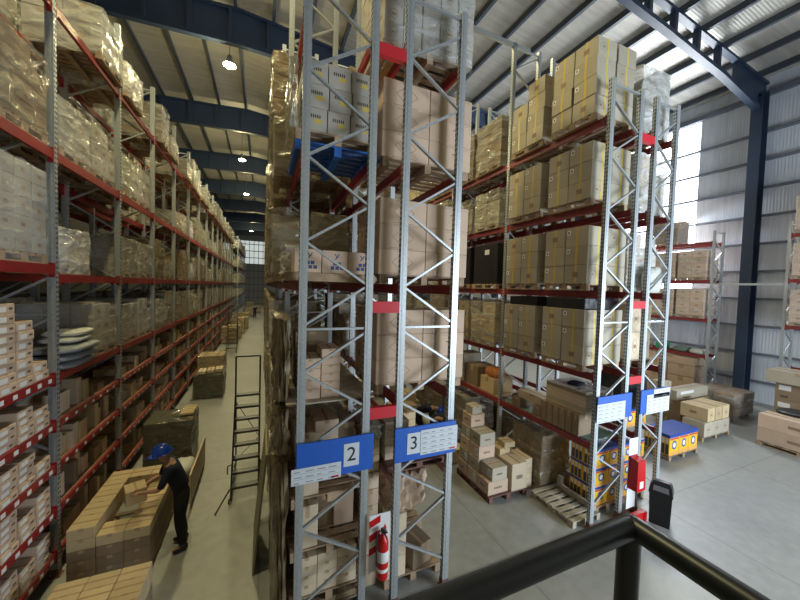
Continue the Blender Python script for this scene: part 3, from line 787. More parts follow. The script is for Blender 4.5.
carton(.93, FY+.55, 2.296, .3, .5, .26, 'pale_card', 'plain', 'pale carton just above middle of sign 2', 0, 'cartons above sign 2')
carton(.90, FY+.5, 2.558, .34, .5, .17, 'kraft', 'plain', 'flat carton on top of pale carton above sign 2', 0, 'cartons above sign 2')
carton(1.22, FY+.62, 2.3, .26, .5, .3, 'dull', 'plain', 'dark carton above right end of sign 2', 0, 'cartons above sign 2')
# wrapped loads along the left flank of rack 2
K2 = [(1.28,1.15,1.25,2,3,5,'dull','brown_film',21), (1.25,1.1,1.05,2,2,4,'tan','brown_film',22), (1.3,1.1,1.15,3,2,5,'dull','brown_film',23)]
R2N = {8.12:'top', 6.46:'second highest', 4.76:'third highest', 3.12:'fourth highest', 1.72:'low', 0:'floor'}
for i in range(0, 12):
    for zt in (8.12, 6.46, 4.76, 3.12, 1.72, 0):
        for j, wh in enumerate(('nearer', 'farther')):
            if i == 0 and (j == 0 or zt in (3.12, 8.12)): continue
            y = (6.22 if i == 0 else R_Y[i]+.72+1.3*j)
            if rnd.random() < .9:
                kk = (i+j+int(zt*2)) % 3
                if zt in (1.72, 3.12, 0): kk = 1
                if i == 0 and zt in (0, 1.72): continue
                if i >= 8: bulk_load(K2[kk], .8, y, zt)
                else: wrapped_load(K2[kk], .78+rnd.uniform(-.03,.04), y, zt, f'brown wrapped load, {R2N[zt]} level of rack 2, {ORD[i+1]} bay, {wh} side', rnd.choice([0,PI]), 'wrapped loads along rack 2', i < 2)
wrapped_load((1.2,1.1,2.3,2,3,7,'dull','brown_film',24), .80, 6.25, 0, 'tall ragged brown wrapped load on the floor of rack 2 beside the leaning board', 0, 'wrapped loads along rack 2', True)

# ------------------------------------------------------------------ rack 3, end bay: big cartons with diamond marks
for zt, nm in ((6.46,'upper'),(4.76,'middle'),(3.12,'lower')):
    pallet(2.3, FY+.6, zt, 1.46, 1.2, f'wooden pallet under the {nm} load of diamond cartons in rack 3')
    for k in range(3):
        for c in range(2):
            carton(1.925+.762*c, FY+.29, zt+.141+.372*k, .755, .58, .37, 'kraft', 'diamond' if c == 0 else 'fold', f'big brown carton, {LY3[k]} row {"left" if c == 0 else "right"}, front of {nm} load in rack 3', 0, 'big marked cartons in rack 3')
        carton(1.925, FY+.88, zt+.141+.372*k, .755, .58, .37, 'kraft', 'plain', f'big brown carton, {LY3[k]} row, behind the front left one of {nm} load in rack 3', 0, 'big marked cartons in rack 3')
wrapped_load((1.52,1.25,2.3,5,4,9,'grey_card','clear_film',31), 2.3, FY+.64, 8.12, 'tall film-wrapped load of small grey cartons at the top of rack 3', 0, None, True)
# second bay of rack 3
for zt, nm in ((8.12,'top'),(6.46,'second highest'),(4.76,'third highest'),(3.12,'fourth highest')):
    for j, wh in enumerate(('nearer','farther')):
        wrapped_load(K2[(j+int(zt)) % 2], 2.32, R_Y[1]+.72+1.3*j, zt, f'brown wrapped load, {nm} level of rack 3, second bay, {wh} side', 0, 'wrapped loads in rack 3', True)
# low deck of rack 3 under sign 3
b = MB()
for k in range(6): b.box(1.76, 2.86, FY-.05+.36*k, FY+.27+.36*k, 1.902, 1.925)
for xx in (1.8, 2.3, 2.75): b.box(xx-.05, xx+.05, FY-.05, 6.6, 1.925, 1.99)
b.box(1.76, 2.86, FY-.05, 6.6, 1.99, 2.01)
tag(b.build('timber_deck', 'red_wood', None, (2.3, 5.5, 1.902)), 'dark stained timber deck below sign 3', 'deck')
for k in range(5): carton(1.98, FY+.45, 2.011+.12*k, .40, .62, .118, 'pale_card', 'plain', f'flat pale carton {ORD[k+1]} from bottom of the stack left behind sign 3', 0, 'flat cartons behind sign 3')
for k in range(4): carton(2.35, FY+.9, 2.011+.13*k, .34, .62, .128, 'yellow_card', 'plain', f'flat carton {ORD[k+1]} from bottom of the stack right behind sign 3', 0, 'flat cartons behind sign 3')
carton(2.5, FY+.3, 2.011, .36, .5, .22, 'kraft', 'plain', 'brown carton low behind the lower edge of sign 3')
b = MB(); film_mb(b, .18, .4, .2, 9, 0, 0, .06); o = b.build('film_bundle', 'bag_white'); o.location = (1.62, FY+.38, 2.38); tag(o, 'crumpled white film bundle in the gap between signs 2 and 3', 'bundle')
for k in range(4): carton(1.6, FY+.5, 1.842+.13*k, .23, .6, .128, 'yellow_card', 'plain', f'flat yellowish carton {ORD[k+1]} up, under the white bundle between signs 2 and 3', 0, 'cartons in the gap between racks 2 and 3')
for k in range(7): carton(1.6, FY+.5, .002+.26*k, .23, .6, .255, 'kraft' if k % 2 else 'pale_card', 'plain', f'carton {ORD[k+1]} from the floor in the stack filling the gap between racks 2 and 3', 0, 'cartons in the gap between racks 2 and 3')
for k in range(4): carton(1.6, FY+.4, 2.56+.12*k, .34, .5, .118, 'pale_card', 'plain', f'flat carton {ORD[k+1]} up, in the gap above the white bundle between signs', 0, 'cartons in the gap between racks 2 and 3') if False else None
# below: crushed carton, pallets
pallet(2.3, FY+.65, 0, 1.0, 1.2, 'wooden pallet on the floor in the end bay of rack 3', 'wood')
for k in range(3): carton(1.98, FY+.28, .141+.34*k, .34, .46, .335, 'pale_card', 'plain', f'pale carton {ORD[k+1]} from bottom beside the fire extinguisher in rack 3', 0, 'cartons beside the fire extinguisher')
carton(2.42, FY+.35, .141, .40, .5, .36, 'dull', 'plain', 'opened brown carton on the floor pallet of rack 3', .25)
pallet(2.38, FY+1.08, .141, .8, .7, 'small pallet on the floor pallet in the end bay of rack 3')
pallet(2.38, FY+1.08, .283, .8, .7, 'second small pallet stacked on the floor pallet of rack 3')
b = MB(); film_mb(b, .56, .6, .54, 77, 0, 0.0, .09); o = b.build('crushed_carton', 'kraft'); o.location = (2.20, FY+.45, 1.165); o.rotation_euler = (0,0,.2); tag(o, 'crushed sagging brown carton below the deck of rack 3', 'carton')
for p_ in (0,): 
    pallet(2.2, FY+.62, 1.008, .5, .8, 'small pallet under the crushed carton in rack 3') if False else None

# ------------------------------------------------------------------ rack 4, end bay: cartons with yellow tape
lv4 = [(8.12,'top',4,.372),(6.46,'upper',3,.372),(4.76,'middle',3,.388),(3.12,'lower',3,.372)]
LY4 = ['bottom','second','third','topmost']
for zt, nm, nl, hh in lv4:
    for (yc, wh) in ((4.98,'nearer'),(6.25,'farther')):
        pallet(6.5, yc, zt, 1.12, 1.04, f'pallet under the {wh} yellow-taped load, {nm} level of rack 4')
        for k in range(nl):
            for c in range(2):
                for d in range(2):
                    if zt == 8.12 and k == 3 and wh == 'farther' and c == 0 and d == 1: continue
                    jx = rnd.uniform(-.014,.014) if zt == 8.12 else rnd.uniform(-.004,.004); jy = rnd.uniform(-.014,.014) if zt == 8.12 else rnd.uniform(-.004,.004)
                    ln = (LY3 if nl == 3 else LY4)[k]
                    carton(6.21+.585*c+jx, yc-.265+.53*d+jy, zt+.141+hh*k, .555 if zt == 8.12 else .575, .50 if zt == 8.12 else .52, hh-.003, 'tan', 'ytape' if (k+c+d) % 3 else 'ytape_mark',
                           f'yellow-taped carton, {ln} layer, {"front" if d == 0 else "rear"} {"left" if c == 0 else "right"}, {wh} {nm} load of rack 4', 0, 'yellow-taped cartons in rack 4')
b = MB(); b.box(6.3, 7.05, 4.5, 6.6, 0, .34)
# dark covers lying on the lower loads
o = MB(); o.cbox(5.96, 7.04, 4.5, 5.45, 0, .24, .02); o = o.build('black_cover', 'black_film'); o.location = (0,0,3.12+.141+3*.372)
tag(o, 'black plastic cover on the nearer lower load of rack 4', 'cover')
o = MB(); o.cbox(6.02, 7.0, 5.8, 6.7, 0, .22, .02); o = o.build('black_cover', 'black_film'); o.location = (0,0,3.12+.141+3*.372)
tag(o, 'black plastic cover on the farther lower load of rack 4', 'cover')
# second bay: wrapped loads
K4 = {'a': (1.15,1.1,1.25,2,2,4,'dull','film',41), 'b': (1.1,1.1,.95,2,2,3,'tan','film',42), 'c': (1.12,1.1,1.1,2,2,3,'yellow_card','film',43)}
for zt, nm, kk in ((8.12,'top','a'),(6.46,'upper','b'),(3.12,'lower','c')):
    for j, (y, wh) in enumerate(((7.75,'nearer'),(9.0,'farther'))):
        wrapped_load(K4[kk], 6.52, y, zt, f'wrapped carton load, {nm} level of rack 4, second bay, {wh} side', 0, 'wrapped loads in rack 4', True)
for j, (y, wh) in enumerate(((7.75,'nearer'),(9.0,'farther'))):
    t = thing('black_wrapped_load', f'{wh} black film-wrapped pallet load with white slip, second bay of rack 4', 'pallet load', (6.52, y, 4.763))
    place_mesh('pallet', pallet_mesh(1.12, 1.1), (0,0,0), 0, t)
    b = MB(); b.cbox(-.55, .55, -.53, .53, .14, 1.3, .03); b.build('wrapped_block', 'black_film', t)
    b = MB(); b.box(-.556, -.55, -.2, .0, .98, 1.12); b.build('slip', 'label', t)
for i in (2, 3):
  for zt, nm in ((8.12,'top'),(6.46,'upper'),(4.76,'middle'),(3.12,'lower')):
    for j, wh in enumerate(('nearer','farther')):
        if i == 3 and j: continue
        wrapped_load(K4['abc'[(j+int(zt)) % 3]], 6.52, R_Y[i]+.7+1.25*j, zt, f'wrapped carton load, {nm} level of rack 4, {ORD[i+1]} bay, {wh} side', 0, 'wrapped loads in rack 4', False)
# shaded loads on the low levels deeper in racks 4 and 5
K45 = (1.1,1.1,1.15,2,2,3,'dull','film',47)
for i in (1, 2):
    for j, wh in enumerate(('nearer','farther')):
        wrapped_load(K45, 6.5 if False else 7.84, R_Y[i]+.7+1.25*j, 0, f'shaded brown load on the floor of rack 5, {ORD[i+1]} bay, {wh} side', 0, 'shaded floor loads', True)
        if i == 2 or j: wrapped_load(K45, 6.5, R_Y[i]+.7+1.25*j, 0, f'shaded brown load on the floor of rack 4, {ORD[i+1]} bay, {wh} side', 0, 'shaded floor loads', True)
# low shelf of rack 4
b = MB(); b.box(6.095, 6.935, 4.33, 6.88, 1.722, 1.745); tag(b.build('shelf_board', 'mat_green', None, (6.5, 5.6, 1.722)), 'dull green board on the low shelf of rack 4', 'board')
for k in range(6): carton(6.25, 4.62+.165*k, 1.746, .46, .155, .46, 'dull', 'plain', f'slim brown carton standing, {ORD[k+1]} from the front, low shelf of rack 4', 0, 'slim cartons standing on the low shelf of rack 4')
carton(6.3, 5.72, 1.746, .40, .24, .22, 'dull', 'plain', 'dark carton under the long box on the low shelf of rack 4')
carton(6.35, 5.95, 1.967, .34, .95, .2, 'pale_card', 'plain', 'long pale box lying on the low shelf of rack 4')
carton(6.3, 6.4, 1.746, .40, .3, .22, 'dull', 'plain', 'dark carton at the far end under the long box in rack 4')
b = MB()
t = thing('flat_carton_stack', 'stack of flat cartons with pale ends under plastic above slim cartons in rack 4', 'cartons', (6.5, 4.95, 2.21))
for k in range(6):
    b = MB(); b.cbox(-.42, .42, -.5, .5, .075*k, .075*k+.073, .008); b.build('flat_carton', 'pale_card' if k < 5 else 'dull', t)
b = MB(); b.box(-.42, .42, -.49, .5, .452, .47); b.build('plastic_cover', 'milky_film', t)
sack('rag', 6.42, 4.95, 2.685, .35, .3, .06, 'navy', 'dark blue rag on the plastic-covered flat cartons', 5, .3, None, 'rag')
for k in range(3): sack('tool_bag', 6.25+.12*k, 6.55+.1*k, 1.746+(.222 if k == 1 else 0), .28, .25, .15, ['black','bag_grey','black'][k], ['black','grey','small black'][k]+' tool bag at the far end of the green board', 15+k, 0, None, 'bag') if k == 2 else None
# second bay low shelf
b = MB(); b.box(6.095, 6.935, 7.07, 9.63, 1.722, 1.745); tag(b.build('shelf_board', 'wood', None, (6.5, 8.3, 1.722)), 'wooden board on the low shelf in the second bay of rack 4', 'board')
carton(6.45, 7.6, 1.746, .7, .6, .42, 'yellow_card', 'plain', 'brown carton carrying an orange net bundle, second bay of rack 4')
sack('net_bundle', 6.4, 7.6, 2.168, .46, .5, .26, 'orange_mesh', 'orange net bundle on a carton in the second bay of rack 4', 19, 0, None, 'bundle')
carton(6.45, 8.35, 1.746, .7, .6, .62, 'dull', 'plain', 'dark brown carton right behind the orange net bundle')
for k in range(3): carton(6.4, 9.0, 1.746+.3*k, .7, .55, .297, 'tan', 'plain', f'tan carton {ORD[k+1]} from bottom at the far end of the second low shelf, rack 4')
# floor of rack 4: large translucent wrapped load, small cartons, yellow packs
wrapped_load((.95,.95,1.15,2,2,2,'dull','brown_film',45), 6.58, 6.0, 0, 'large brown carton block under cloudy film on the floor of rack 4', 0, None, True)
for k in range(2): carton(6.95, 5.33, .22*k, .34, .16, .215, 'dull', 'plain', ['lower','upper'][k]+' flat brown carton in front of the cloudy wrapped block', 0)
carton(6.62, 4.95+.42, 0.0, .16, .16, .2, 'dull', 'plain', 'small carton on the floor beside the cloudy wrapped block') if False else None
def pack_mesh():
    """printed retail case: blue film top, yellow front with a round mark, striped dark side"""
    b = MB(); w, d, h = .38, .30, .40
    b.cbox(-w/2, w/2, -d/2, d/2, 0, h, .008, 0)
    e = .002
    b.box(-w/2-.003, w/2+.003, -d/2-.003, d/2+.003, h-.05, h+.004, 1)
    b.box(-w/2+.01, w/2-.01, -d/2-e, -d/2, .0, .07, 2)
    b.add([(math.cos(a*PI/8)*.09, -d/2-e, .2+math.sin(a*PI/8)*.09) for a in range(16)], [tuple(range(16))], 1)
    b.add([(math.cos(a*PI/8)*.055, -d/2-e*1.6, .2+math.sin(a*PI/8)*.055) for a in range(16)], [tuple(range(16))], 3)
    b.box(-w/2+.02, w/2-.02, -d/2-e*1.2, -d/2, .31, .34, 4)
    for k in range(3):
        b.box(-w/2-e, -w/2, -d/2+.02+.09*k, -d/2+.09+.09*k, .02, .22, 5); b.box(-w/2-e, -w/2, -d/2+.03+.09*k, -d/2+.08+.09*k, .24, .33, 3)
    return b.mesh('retail_case', ['pack_yellow','pack_blue','pack_orange','label','pack_red','pack_dark'])
PM = pack_mesh()
def pack(x, y, z, label, group, rz=0):
    o = place_mesh('retail_case', PM, (x,y,z), rz); tag(o, label, 'case', group)
pallet(6.98, 4.83, 0, .77, .70, 'pallet under blue-topped yellow cases at the foot of rack 4')
for k in range(3):
    for c in range(2):
        for d in range(2): pack(6.79+.385*c, 4.68+.31*d, .141+.406*k if k < 3 else 0, f'yellow case with blue top, {LY3[k]} layer, {"front" if d == 0 else "rear"} {"left" if c == 0 else "right"}, foot of rack 4', 'yellow cases at the foot of rack 4') if k < 3 else None
pallet(7.86, 4.85, 0, .78, .72, 'pallet under yellow cases at the foot of rack 5')
for k in range(4):
    for c in range(2):
        for d in range(2): pack(7.67+.385*c, 4.68+.31*d, .141+.406*k if k < 3 else 1.724, f'yellow case with blue top, {LY3[k]+" layer" if k < 3 else "on the low shelf"}, {"front" if d == 0 else "rear"} {"left" if c == 0 else "right"}, foot of rack 5', 'yellow cases at the foot of rack 5')
for k, (x, y, z, w, d, h, mt) in enumerate([(6.62,4.72,1.746,.5,.5,.28,'bag_white'),(6.55,4.7,2.03,.42,.45,.16,'bag_white')]): pass
# rack 5 end bay
K5 = [(1.0,1.0,1.35,2,2,4,'grey_card','milky_film',51), (1.0,1.0,1.15,2,2,3,'pale_card','milky_film',52)]
wrapped_load(K5[0], 7.86, 4.98, 8.12, 'pallet load with shaggy white film at the top of rack 5', 0, 'wrapped loads in rack 5', True)
wrapped_load(K5[1], 7.86, 4.98, 6.46, 'white-wrapped pallet load, upper level of rack 5 end bay', 0, 'wrapped loads in rack 5', True)
wrapped_load(K5[1], 7.86, 5.10, 4.76, 'white-wrapped pallet load, middle level of rack 5 end bay', 0, 'wrapped loads in rack 5', True)
sack('sack', 7.95, 4.40, 4.763, .5, .22, .55, 'bag_white', 'plump cream sack in front of the wrapped load on rack 5', 33)
pallet(7.86, 4.98, 3.12, .9, 1.0, 'pallet under the pale tall cartons on rack 5')
for c in range(2):
    for k in range(2): carton(7.635+.36*c+.0, 4.75, 3.261+.62*k, .352, .5, .615, 'label' if False else 'pale_card', 'mark', f'pale tall carton, {"lower" if k == 0 else "upper"} {"left" if c == 0 else "right"}, rack 5 end bay', 0, 'pale tall cartons in rack 5')
o = MB(); o.cbox(7.5, 8.2, 4.5, 5.2, 2.135, 2.9, .03); tag(o.build('dark_case', 'black', None, (7.8, 4.8, 2.135)), 'dark case on top of the yellow cases on the low shelf of rack 5', 'case')
for i in (1, 2):
  for zt, nm in ((8.12,'top'),(6.46,'upper'),(4.76,'middle'),(3.12,'lower')):
    for j, wh in enumerate(('nearer','farther')):
        if zt == 6.46 or (zt == 4.76 and j): continue
        wrapped_load(K5[1 if zt == 3.12 else j], 7.86, R_Y[i]+.7+1.25*j, zt, f'white-wrapped pallet load, {nm} level of rack 5, {ORD[i+1]} bay, {wh} side', 0, 'wrapped loads in rack 5', False)

# ------------------------------------------------------------------ aisle signs
def text_mesh(body, size):
    cu = bpy.data.curves.new('glyph', 'FONT'); cu.body = body; cu.size = size; cu.extrude = .0015; cu.align_x = 'CENTER'; cu.align_y = 'CENTER'
    o = bpy.data.objects.new('glyph', cu); C.objects.link(o)
    bpy.context.view_layer.update()
    me = bpy.data.meshes.new_from_object(o.evaluated_get(bpy.context.evaluated_depsgraph_get()))
    bpy.data.objects.remove(o); me.name = 'numeral'
    return me
def sign(x0, x1, label, num=None, sheets=()):
    """board hung on the end frame; sheets: (x0,x1,z0,z1,n_rows,red)"""
    t = thing('aisle_sign', label, 'sign', ((x0+x1)/2, 4.165, 2.19))
    cx = (x0+x1)/2
    b = MB(); b.cbox(x0-cx, x1-cx, -.012, .012, 0, .50, .004); b.build('sign_panel', 'blue', t)
    if num:
        ch, nx = num
        b = MB(); b.box(nx-cx-.105, nx-cx+.105, -.0165, -.0121, .10, .41); p = b.build('number_card', 'paper', t); 
        me = text_mesh(ch, .27); me.materials.clear(); me.materials.append(M['black'])
        o = bpy.data.objects.new('numeral', me); C.objects.link(o); o.parent = p; o.rotation_euler = (PI/2,0,0); o.location = (nx-cx, -.0185, .255)
    for (a, c, z0, z1, n, red) in sheets:
        b = MB(); b.box(a-cx, c-cx, -.021, -.0168, z0, z1, 0)
        rr = random.Random(int(a*100)); w = c-a; 
        for r_ in range(n):
            z = z1-(r_+.6)*(z1-z0)/n
            b.box(a-cx+.02, c-cx-.02, -.0218, -.021, z-.030, z-.027, 1)
            for q in range(4):
                u = a-cx+.03+w*.23*q
                b.box(u, u+w*rr.uniform(.08,.17), -.0218, -.021, z-.008, z+.004, 1)
        if red: b.box(c-cx-.13, c-cx-.03, -.0218, -.021, z0+.012, z0+.036, 2)
        b.build('paper_sheet', ['paper','inkgrey','red'], t)
    for sx in (x0+.05, x1-.05):
        b = MB(); b.cbox(sx-cx-.02, sx-cx+.02, .012, .0295, .2, .3, .003); b.build('bracket', 'galv', t)
M['inkgrey'] = mat('printed_grey', (0.25, 0.27, 0.31), 0.7)
sign(.42, 1.44, 'blue sign board with white card numbered 2 across the end of a rack', ('2', 1.13), [(.36, .99, -.02, .19, 3, True)])
sign(1.76, 2.78, 'blue sign board with white card numbered 3 and a printed sheet', ('3', 2.06), [(2.17, 2.80, .06, .43, 5, True)])
sign(6.02, 7.06, 'blue sign board with white sheet on the rack holding yellow-taped cartons', None, [(6.0, 6.84, -.02, .36, 5, False)])
sign(7.36, 8.36, 'rightmost blue sign board with white sheet, above the black bin', None, [(7.55, 8.36, -.03, .39, 5, False), (7.78, 8.37, .30, .49, 2, False)])

# ------------------------------------------------------------------ fire extinguishers
def extinguisher(x, y, z, label, covered=False):
    t = thing('fire_extinguisher', label, 'extinguisher', (x,y,z))
    if covered:
        b = MB(); b.hull([(-.14,-.10,0),(.14,-.10,0),(.14,.10,0),(-.14,.10,0)], [(-.12,-.09,.62),(.12,-.09,.62),(.10,.08,.66),(-.10,.08,.66)]); b.build('cover', 'red', t)
        b = MB(); b.box(-.06, .06, -.104, -.095, .06, .2); b.build('cover_window', 'label', t)
        return
    b = MB(); b.lathe([(.05,0),(.078,.012),(.08,.04),(.08,.50),(.072,.55),(.04,.60),(.028,.62),(.028,.66)], n=20); b.build('cylinder', 'red', t)
    b = MB(); b.lathe([(.0805,0),(.0812,.002),(.0812,.15),(.0805,.152)], (0,0,.26), 20); b.build('label_band', 'label', t)
    b = MB(); b.lathe([(.0805,0),(.0815,.002),(.0815,.05),(.0805,.052)], (0,0,.12), 20); b.build('label_band', 'label', t)
    b = MB(); b.cbox(-.03, .03, -.03, .03, .65, .70, .004); b.bar((0,0,.70),(0,-.14,.74),.025,.012); b.bar((0,0,.68),(0,-.12,.66),.02,.01); b.build('valve', 'black', t)
    b = MB(); b.lathe([(.018,-.008),(.018,.008)], (.035,-.01,.675), 10); b.build('gauge', 'chrome', t)
    b = MB(); b.tube([(-.03,0,.67),(-.09,-.02,.68),(-.11,-.03,.58),(-.10,-.03,.35),(-.098,-.03,.22)], .011, 8); b.build('hose', 'black', t)
extinguisher(1.585, 4.06, .66, 'red fire extinguisher hanging between the racks of signs 2 and 3')
b = MB(); b.box(1.41, 1.72, 4.145, 4.155, .70, 1.52, 0)
for k in range(6):
    z = 1.50-.1*k; 
    if k % 2 == 0: b.hull([(1.41,4.143,z-.16),(1.41,4.143,z-.06),(1.57,4.143,z+.0),(1.57,4.143,z-.10)], [(1.41,4.1448,z-.16),(1.41,4.1448,z-.06),(1.57,4.1448,z+.0),(1.57,4.1448,z-.10)], 1)
b.add([(1.60,4.142,1.26),(1.64,4.142,1.36),(1.68,4.142,1.26),(1.66,4.142,1.30),(1.66,4.142,1.18),(1.62,4.142,1.18),(1.62,4.142,1.30)], [(0,1,2,3,4,5,6)], 1)
tag(b.build('extinguisher_placard', ['label','red'], None, (1.565, 4.15, .7)), 'white placard with red stripes behind the fire extinguisher', 'placard')
extinguisher(7.2, 4.064, .68, 'fire extinguisher under a red cover between the two rightmost sign boards', True)
b = MB(); b.box(7.08, 7.36, 4.165, 4.175, .2, 1.7, 0); b.box(7.08, 7.36, 4.160, 4.1648, 1.3, 1.34, 1)
tag(b.build('extinguisher_placard', ['label','red'], None, (7.22, 4.17, .2)), 'tall white placard behind the red-covered fire extinguisher', 'placard')

# ------------------------------------------------------------------ black swing-lid bin and red floor guard
t = thing('swing_lid_bin', 'black plastic swing-lid bin standing at the end of the rightmost rack', 'bin', (7.66, 3.84, 0), -1.15)
b = MB(); b.hull([(-.165,-.15,0),(.165,-.15,0),(.165,.15,0),(-.165,.15,0)], [(-.185,-.17,.64),(.185,-.17,.64),(.185,.17,.64),(-.185,.17,.64)]); b.build('body', 'black', t)
b = MB(); b.box(-.195, .195, -.18, .18, .64, .70); b.hull([(-.19,-.175,.70),(.19,-.175,.70),(.19,.175,.70),(-.19,.175,.70)], [(-.17,-.12,.81),(.17,-.12,.81),(.17,.12,.81),(-.17,.12,.81)]); b.hull([(-.17,-.12,.81),(.17,-.12,.81),(.17,.12,.81),(-.17,.12,.81)], [(-.13,-.05,.87),(.13,-.05,.87),(.13,.05,.87),(-.13,.05,.87)]); b.build('lid', 'black', t)
b = MB(); b.hull([(-.13,-.176,.712),(.13,-.176,.712),(.13,-.165,.712),(-.13,-.165,.712)], [(-.12,-.128,.80),(.12,-.128,.80),(.12,-.115,.80),(-.12,-.115,.80)]); b.build('flap', 'bag_grey', t)
b = MB(); b.hull([(.17,-.06,.36),(.1795,-.06,.36),(.1795,.05,.36),(.17,.05,.36)], [(.17,-.06,.54),(.1845,-.06,.54),(.1845,.05,.54),(.17,.05,.54)]); b.build('sticker', 'label', t)
b = MB(); b.bar((6.92,4.0,.12),(7.43,4.02,.12),.09,.16); b.box(6.90,6.99,3.95,4.05,0,.2); b.box(7.36,7.44,3.96,4.07,0,.2)
tag(b.build('floor_guard', 'red', None, (7.17,4.0,0)), 'red steel floor guard between the two rightmost racks, beside the bin', 'guard')

# ------------------------------------------------------------------ black guard rail in the foreground
t = thing('guard_rail', 'black tubular guard rail in the near foreground', 'railing', (.82, .47, 3.05))
def rel(p): return (p[0]-.82, p[1]-.47, p[2]-3.05)
b = MB(); b.tube([rel((-1.2,.475,4.14)), rel((.82,.475,4.14))], .026, 16); b.build('top_rail', 'rail', t)
b = MB(); b.tube([rel((.832,.475,4.14)), rel((.832,-1.2,4.14))], .026, 16); b.build('top_rail', 'rail', t)
b = MB(); b.tube([rel((.826,.475,4.14)), rel((.826,.475,3.05))], .025, 16); b.build('post', 'rail', t)
b = MB(); b.lathe([(.0,-.026),(.017,-.02),(.026,0),(.017,.02),(0,.026)], rel((.826,.475,4.14)), 14); b.build('corner_joint', 'rail', t)
b = MB(); b.tube([rel((-1.2,.475,3.6)), rel((.82,.475,3.6))], .02, 12); b.build('mid_rail', 'rail', t)
b = MB(); b.tube([rel((.832,.475,3.6)), rel((.832,-1.2,3.6))], .02, 12); b.build('mid_rail', 'rail', t)
b = MB(); b.box(-1.4, .9, -1.4, .52, 2.9, 3.05); struct('mezzanine_floor', b, 'galv')

# ------------------------------------------------------------------ middle aisle: stack of cartons beside rack 4
pallet(5.18, 6.2, 0, 1.06, 1.3, 'pallet under the stepped carton stack in the middle aisle', 'red_wood')
G = 'cartons of the stepped stack in the middle aisle'
steps = [(5.82,.42,2,.56,.30),(6.22,.38,4,.50,.30),(6.62,.38,5,.48,.30)]
for s_, (yc, d, n, w, h) in enumerate(steps):
    for k in range(n):
        ww = w - .05*max(0, k-1) if s_ == 0 else w - .02*k
        if s_ == 0 and k == 1: ww = .42
        carton(4.66+ww/2+(.1 if (s_ == 0 and k == 1) else .02*k), yc, .141+h*k, ww, d-.01, h-.004, 'tan' if k % 2 else 'kraft', 'scrawl_label' if (s_+k) % 2 == 1 else 'scrawl',
               f'brown carton, {ORD[k+1]} from bottom, {["front","middle","rear"][s_]} column of the stepped stack', 0, G)
carton(4.95, 6.42, .141+.3*5-.3*0, .30, .26, .2, 'tan', 'plain', 'small carton on the very top of the stepped stack', .1, G) if False else None
carton(4.92, 6.60, .141+1.5, .30, .28, .2, 'tan', 'plain', 'small carton on the very top of the stepped stack', .08, G)
carton(5.50, 5.98, .141, .46, .85, .62, 'pale_card', 'scrawl', 'large pale carton with loose flaps right in the stepped stack', 0, G)
carton(5.44, 6.2, .762, .34, .36, .14, 'yellow_card', 'plain', 'flat carton on the large pale carton of the stepped stack', .1, G)
carton(5.60, 6.15, .904, .30, .30, .13, 'yellow_card', 'plain', 'upper flat carton on the large pale carton of the stepped stack', -.1, G)
for k in range(6): carton(5.88, 5.95, .12*k, .28, .5, .118, 'label' if False else 'pale_card', 'endlabel', f'thin pale carton {ORD[k+1]} from bottom beside the empty pallet', .02, 'thin pale cartons beside the empty pallet')
# empty pallets
pallet(6.15, 4.90, 0, .8, 1.1, 'empty grey slatted pallet on the floor at the end of rack 4', 'grey_wood', None)
b = MB(); b.cbox(6.44, 6.52, 4.42, 5.35, .139, .25, .01); b.cbox(6.44, 6.52, 5.22, 5.34, .25, .42, .01); tag(b.build('timber_beam', 'grey_wood', None, (6.54, 4.9, .142)), 'short timber beam lying on the empty slatted pallet', 'beam')
# clutter deeper in the middle aisle
rnd2 = random.Random(5)
spots = [(3.4,8.6),(3.5,9.7),(4.55,10.0),(3.3,11.5),(5.2,11.3),(5.25,12.5),(3.6,12.6),(4.6,13.4),(5.3,14.6),(3.7,15.2),(4.5,17)]
for i, (x, y) in enumerate(spots):
    pallet(x, y, 0, 1.0, 1.0, f'pallet under the {ORD[i+1]} carton pile going down the middle aisle')
    n = rnd2.choice([2,3,4])
    for k in range(n):
        w = rnd2.uniform(.5,.8); 
        carton(x+rnd2.uniform(-.12,.12), y+rnd2.uniform(-.12,.12), .141+.28*k, w, rnd2.uniform(.5,.8), .276, rnd2.choice(['yellow_card','tan','dull']), 'plain', f'carton {ORD[k+1]} from bottom of the {ORD[i+1]} pile down the middle aisle', 0, 'cartons piled down the middle aisle')
for i, (x, y, mt) in enumerate([(5.5,9.45,'bag_white'),(5.45,8.5,'bag_grey')]):
    sack('sack', x, y, 0, .8, .7, .35, mt, ['white','grey'][i]+' sack lying on the middle aisle floor near the bending people', 90+i, .4*i, 'sacks on the middle aisle floor')

# ------------------------------------------------------------------ left aisle: pallets of cartons
def flat_pallet_load(name_word, x0, x1, y0, y1, ztop, nx, ny, hh, card, hole=False, group=None, rim=None):
    pallet((x0+x1)/2, (y0+y1)/2, 0, x1-x0, y1-y0, f'pallet under the {name_word}')
    w, d = (x1-x0)/nx, (y1-y0)/ny; n = int((ztop-.141)/hh+.01); dz = (ztop-.141)/n
    for k in range(n):
        for i in range(nx):
            for j in range(ny):
                if 0 < i < nx-1 and 0 < j < ny-1 and k < n-1: continue
                if k < n-2 and j > 1 and i < nx-1: continue
                if rim and k == n-1 and not rim(i, j): continue
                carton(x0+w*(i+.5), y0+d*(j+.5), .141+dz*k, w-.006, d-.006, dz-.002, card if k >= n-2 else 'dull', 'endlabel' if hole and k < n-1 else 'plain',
                       f'carton, {ORD[k+1]} layer, {ORD[i+1]} from rack, {ORD[j+1]} row from near end, {name_word}', 0, group)
flat_pallet_load('nearest left aisle load', -2.4, -1.38, 4.2, 5.4, .75, 3, 5, .152, 'yellow_card', False, 'cartons of the nearest left aisle load')
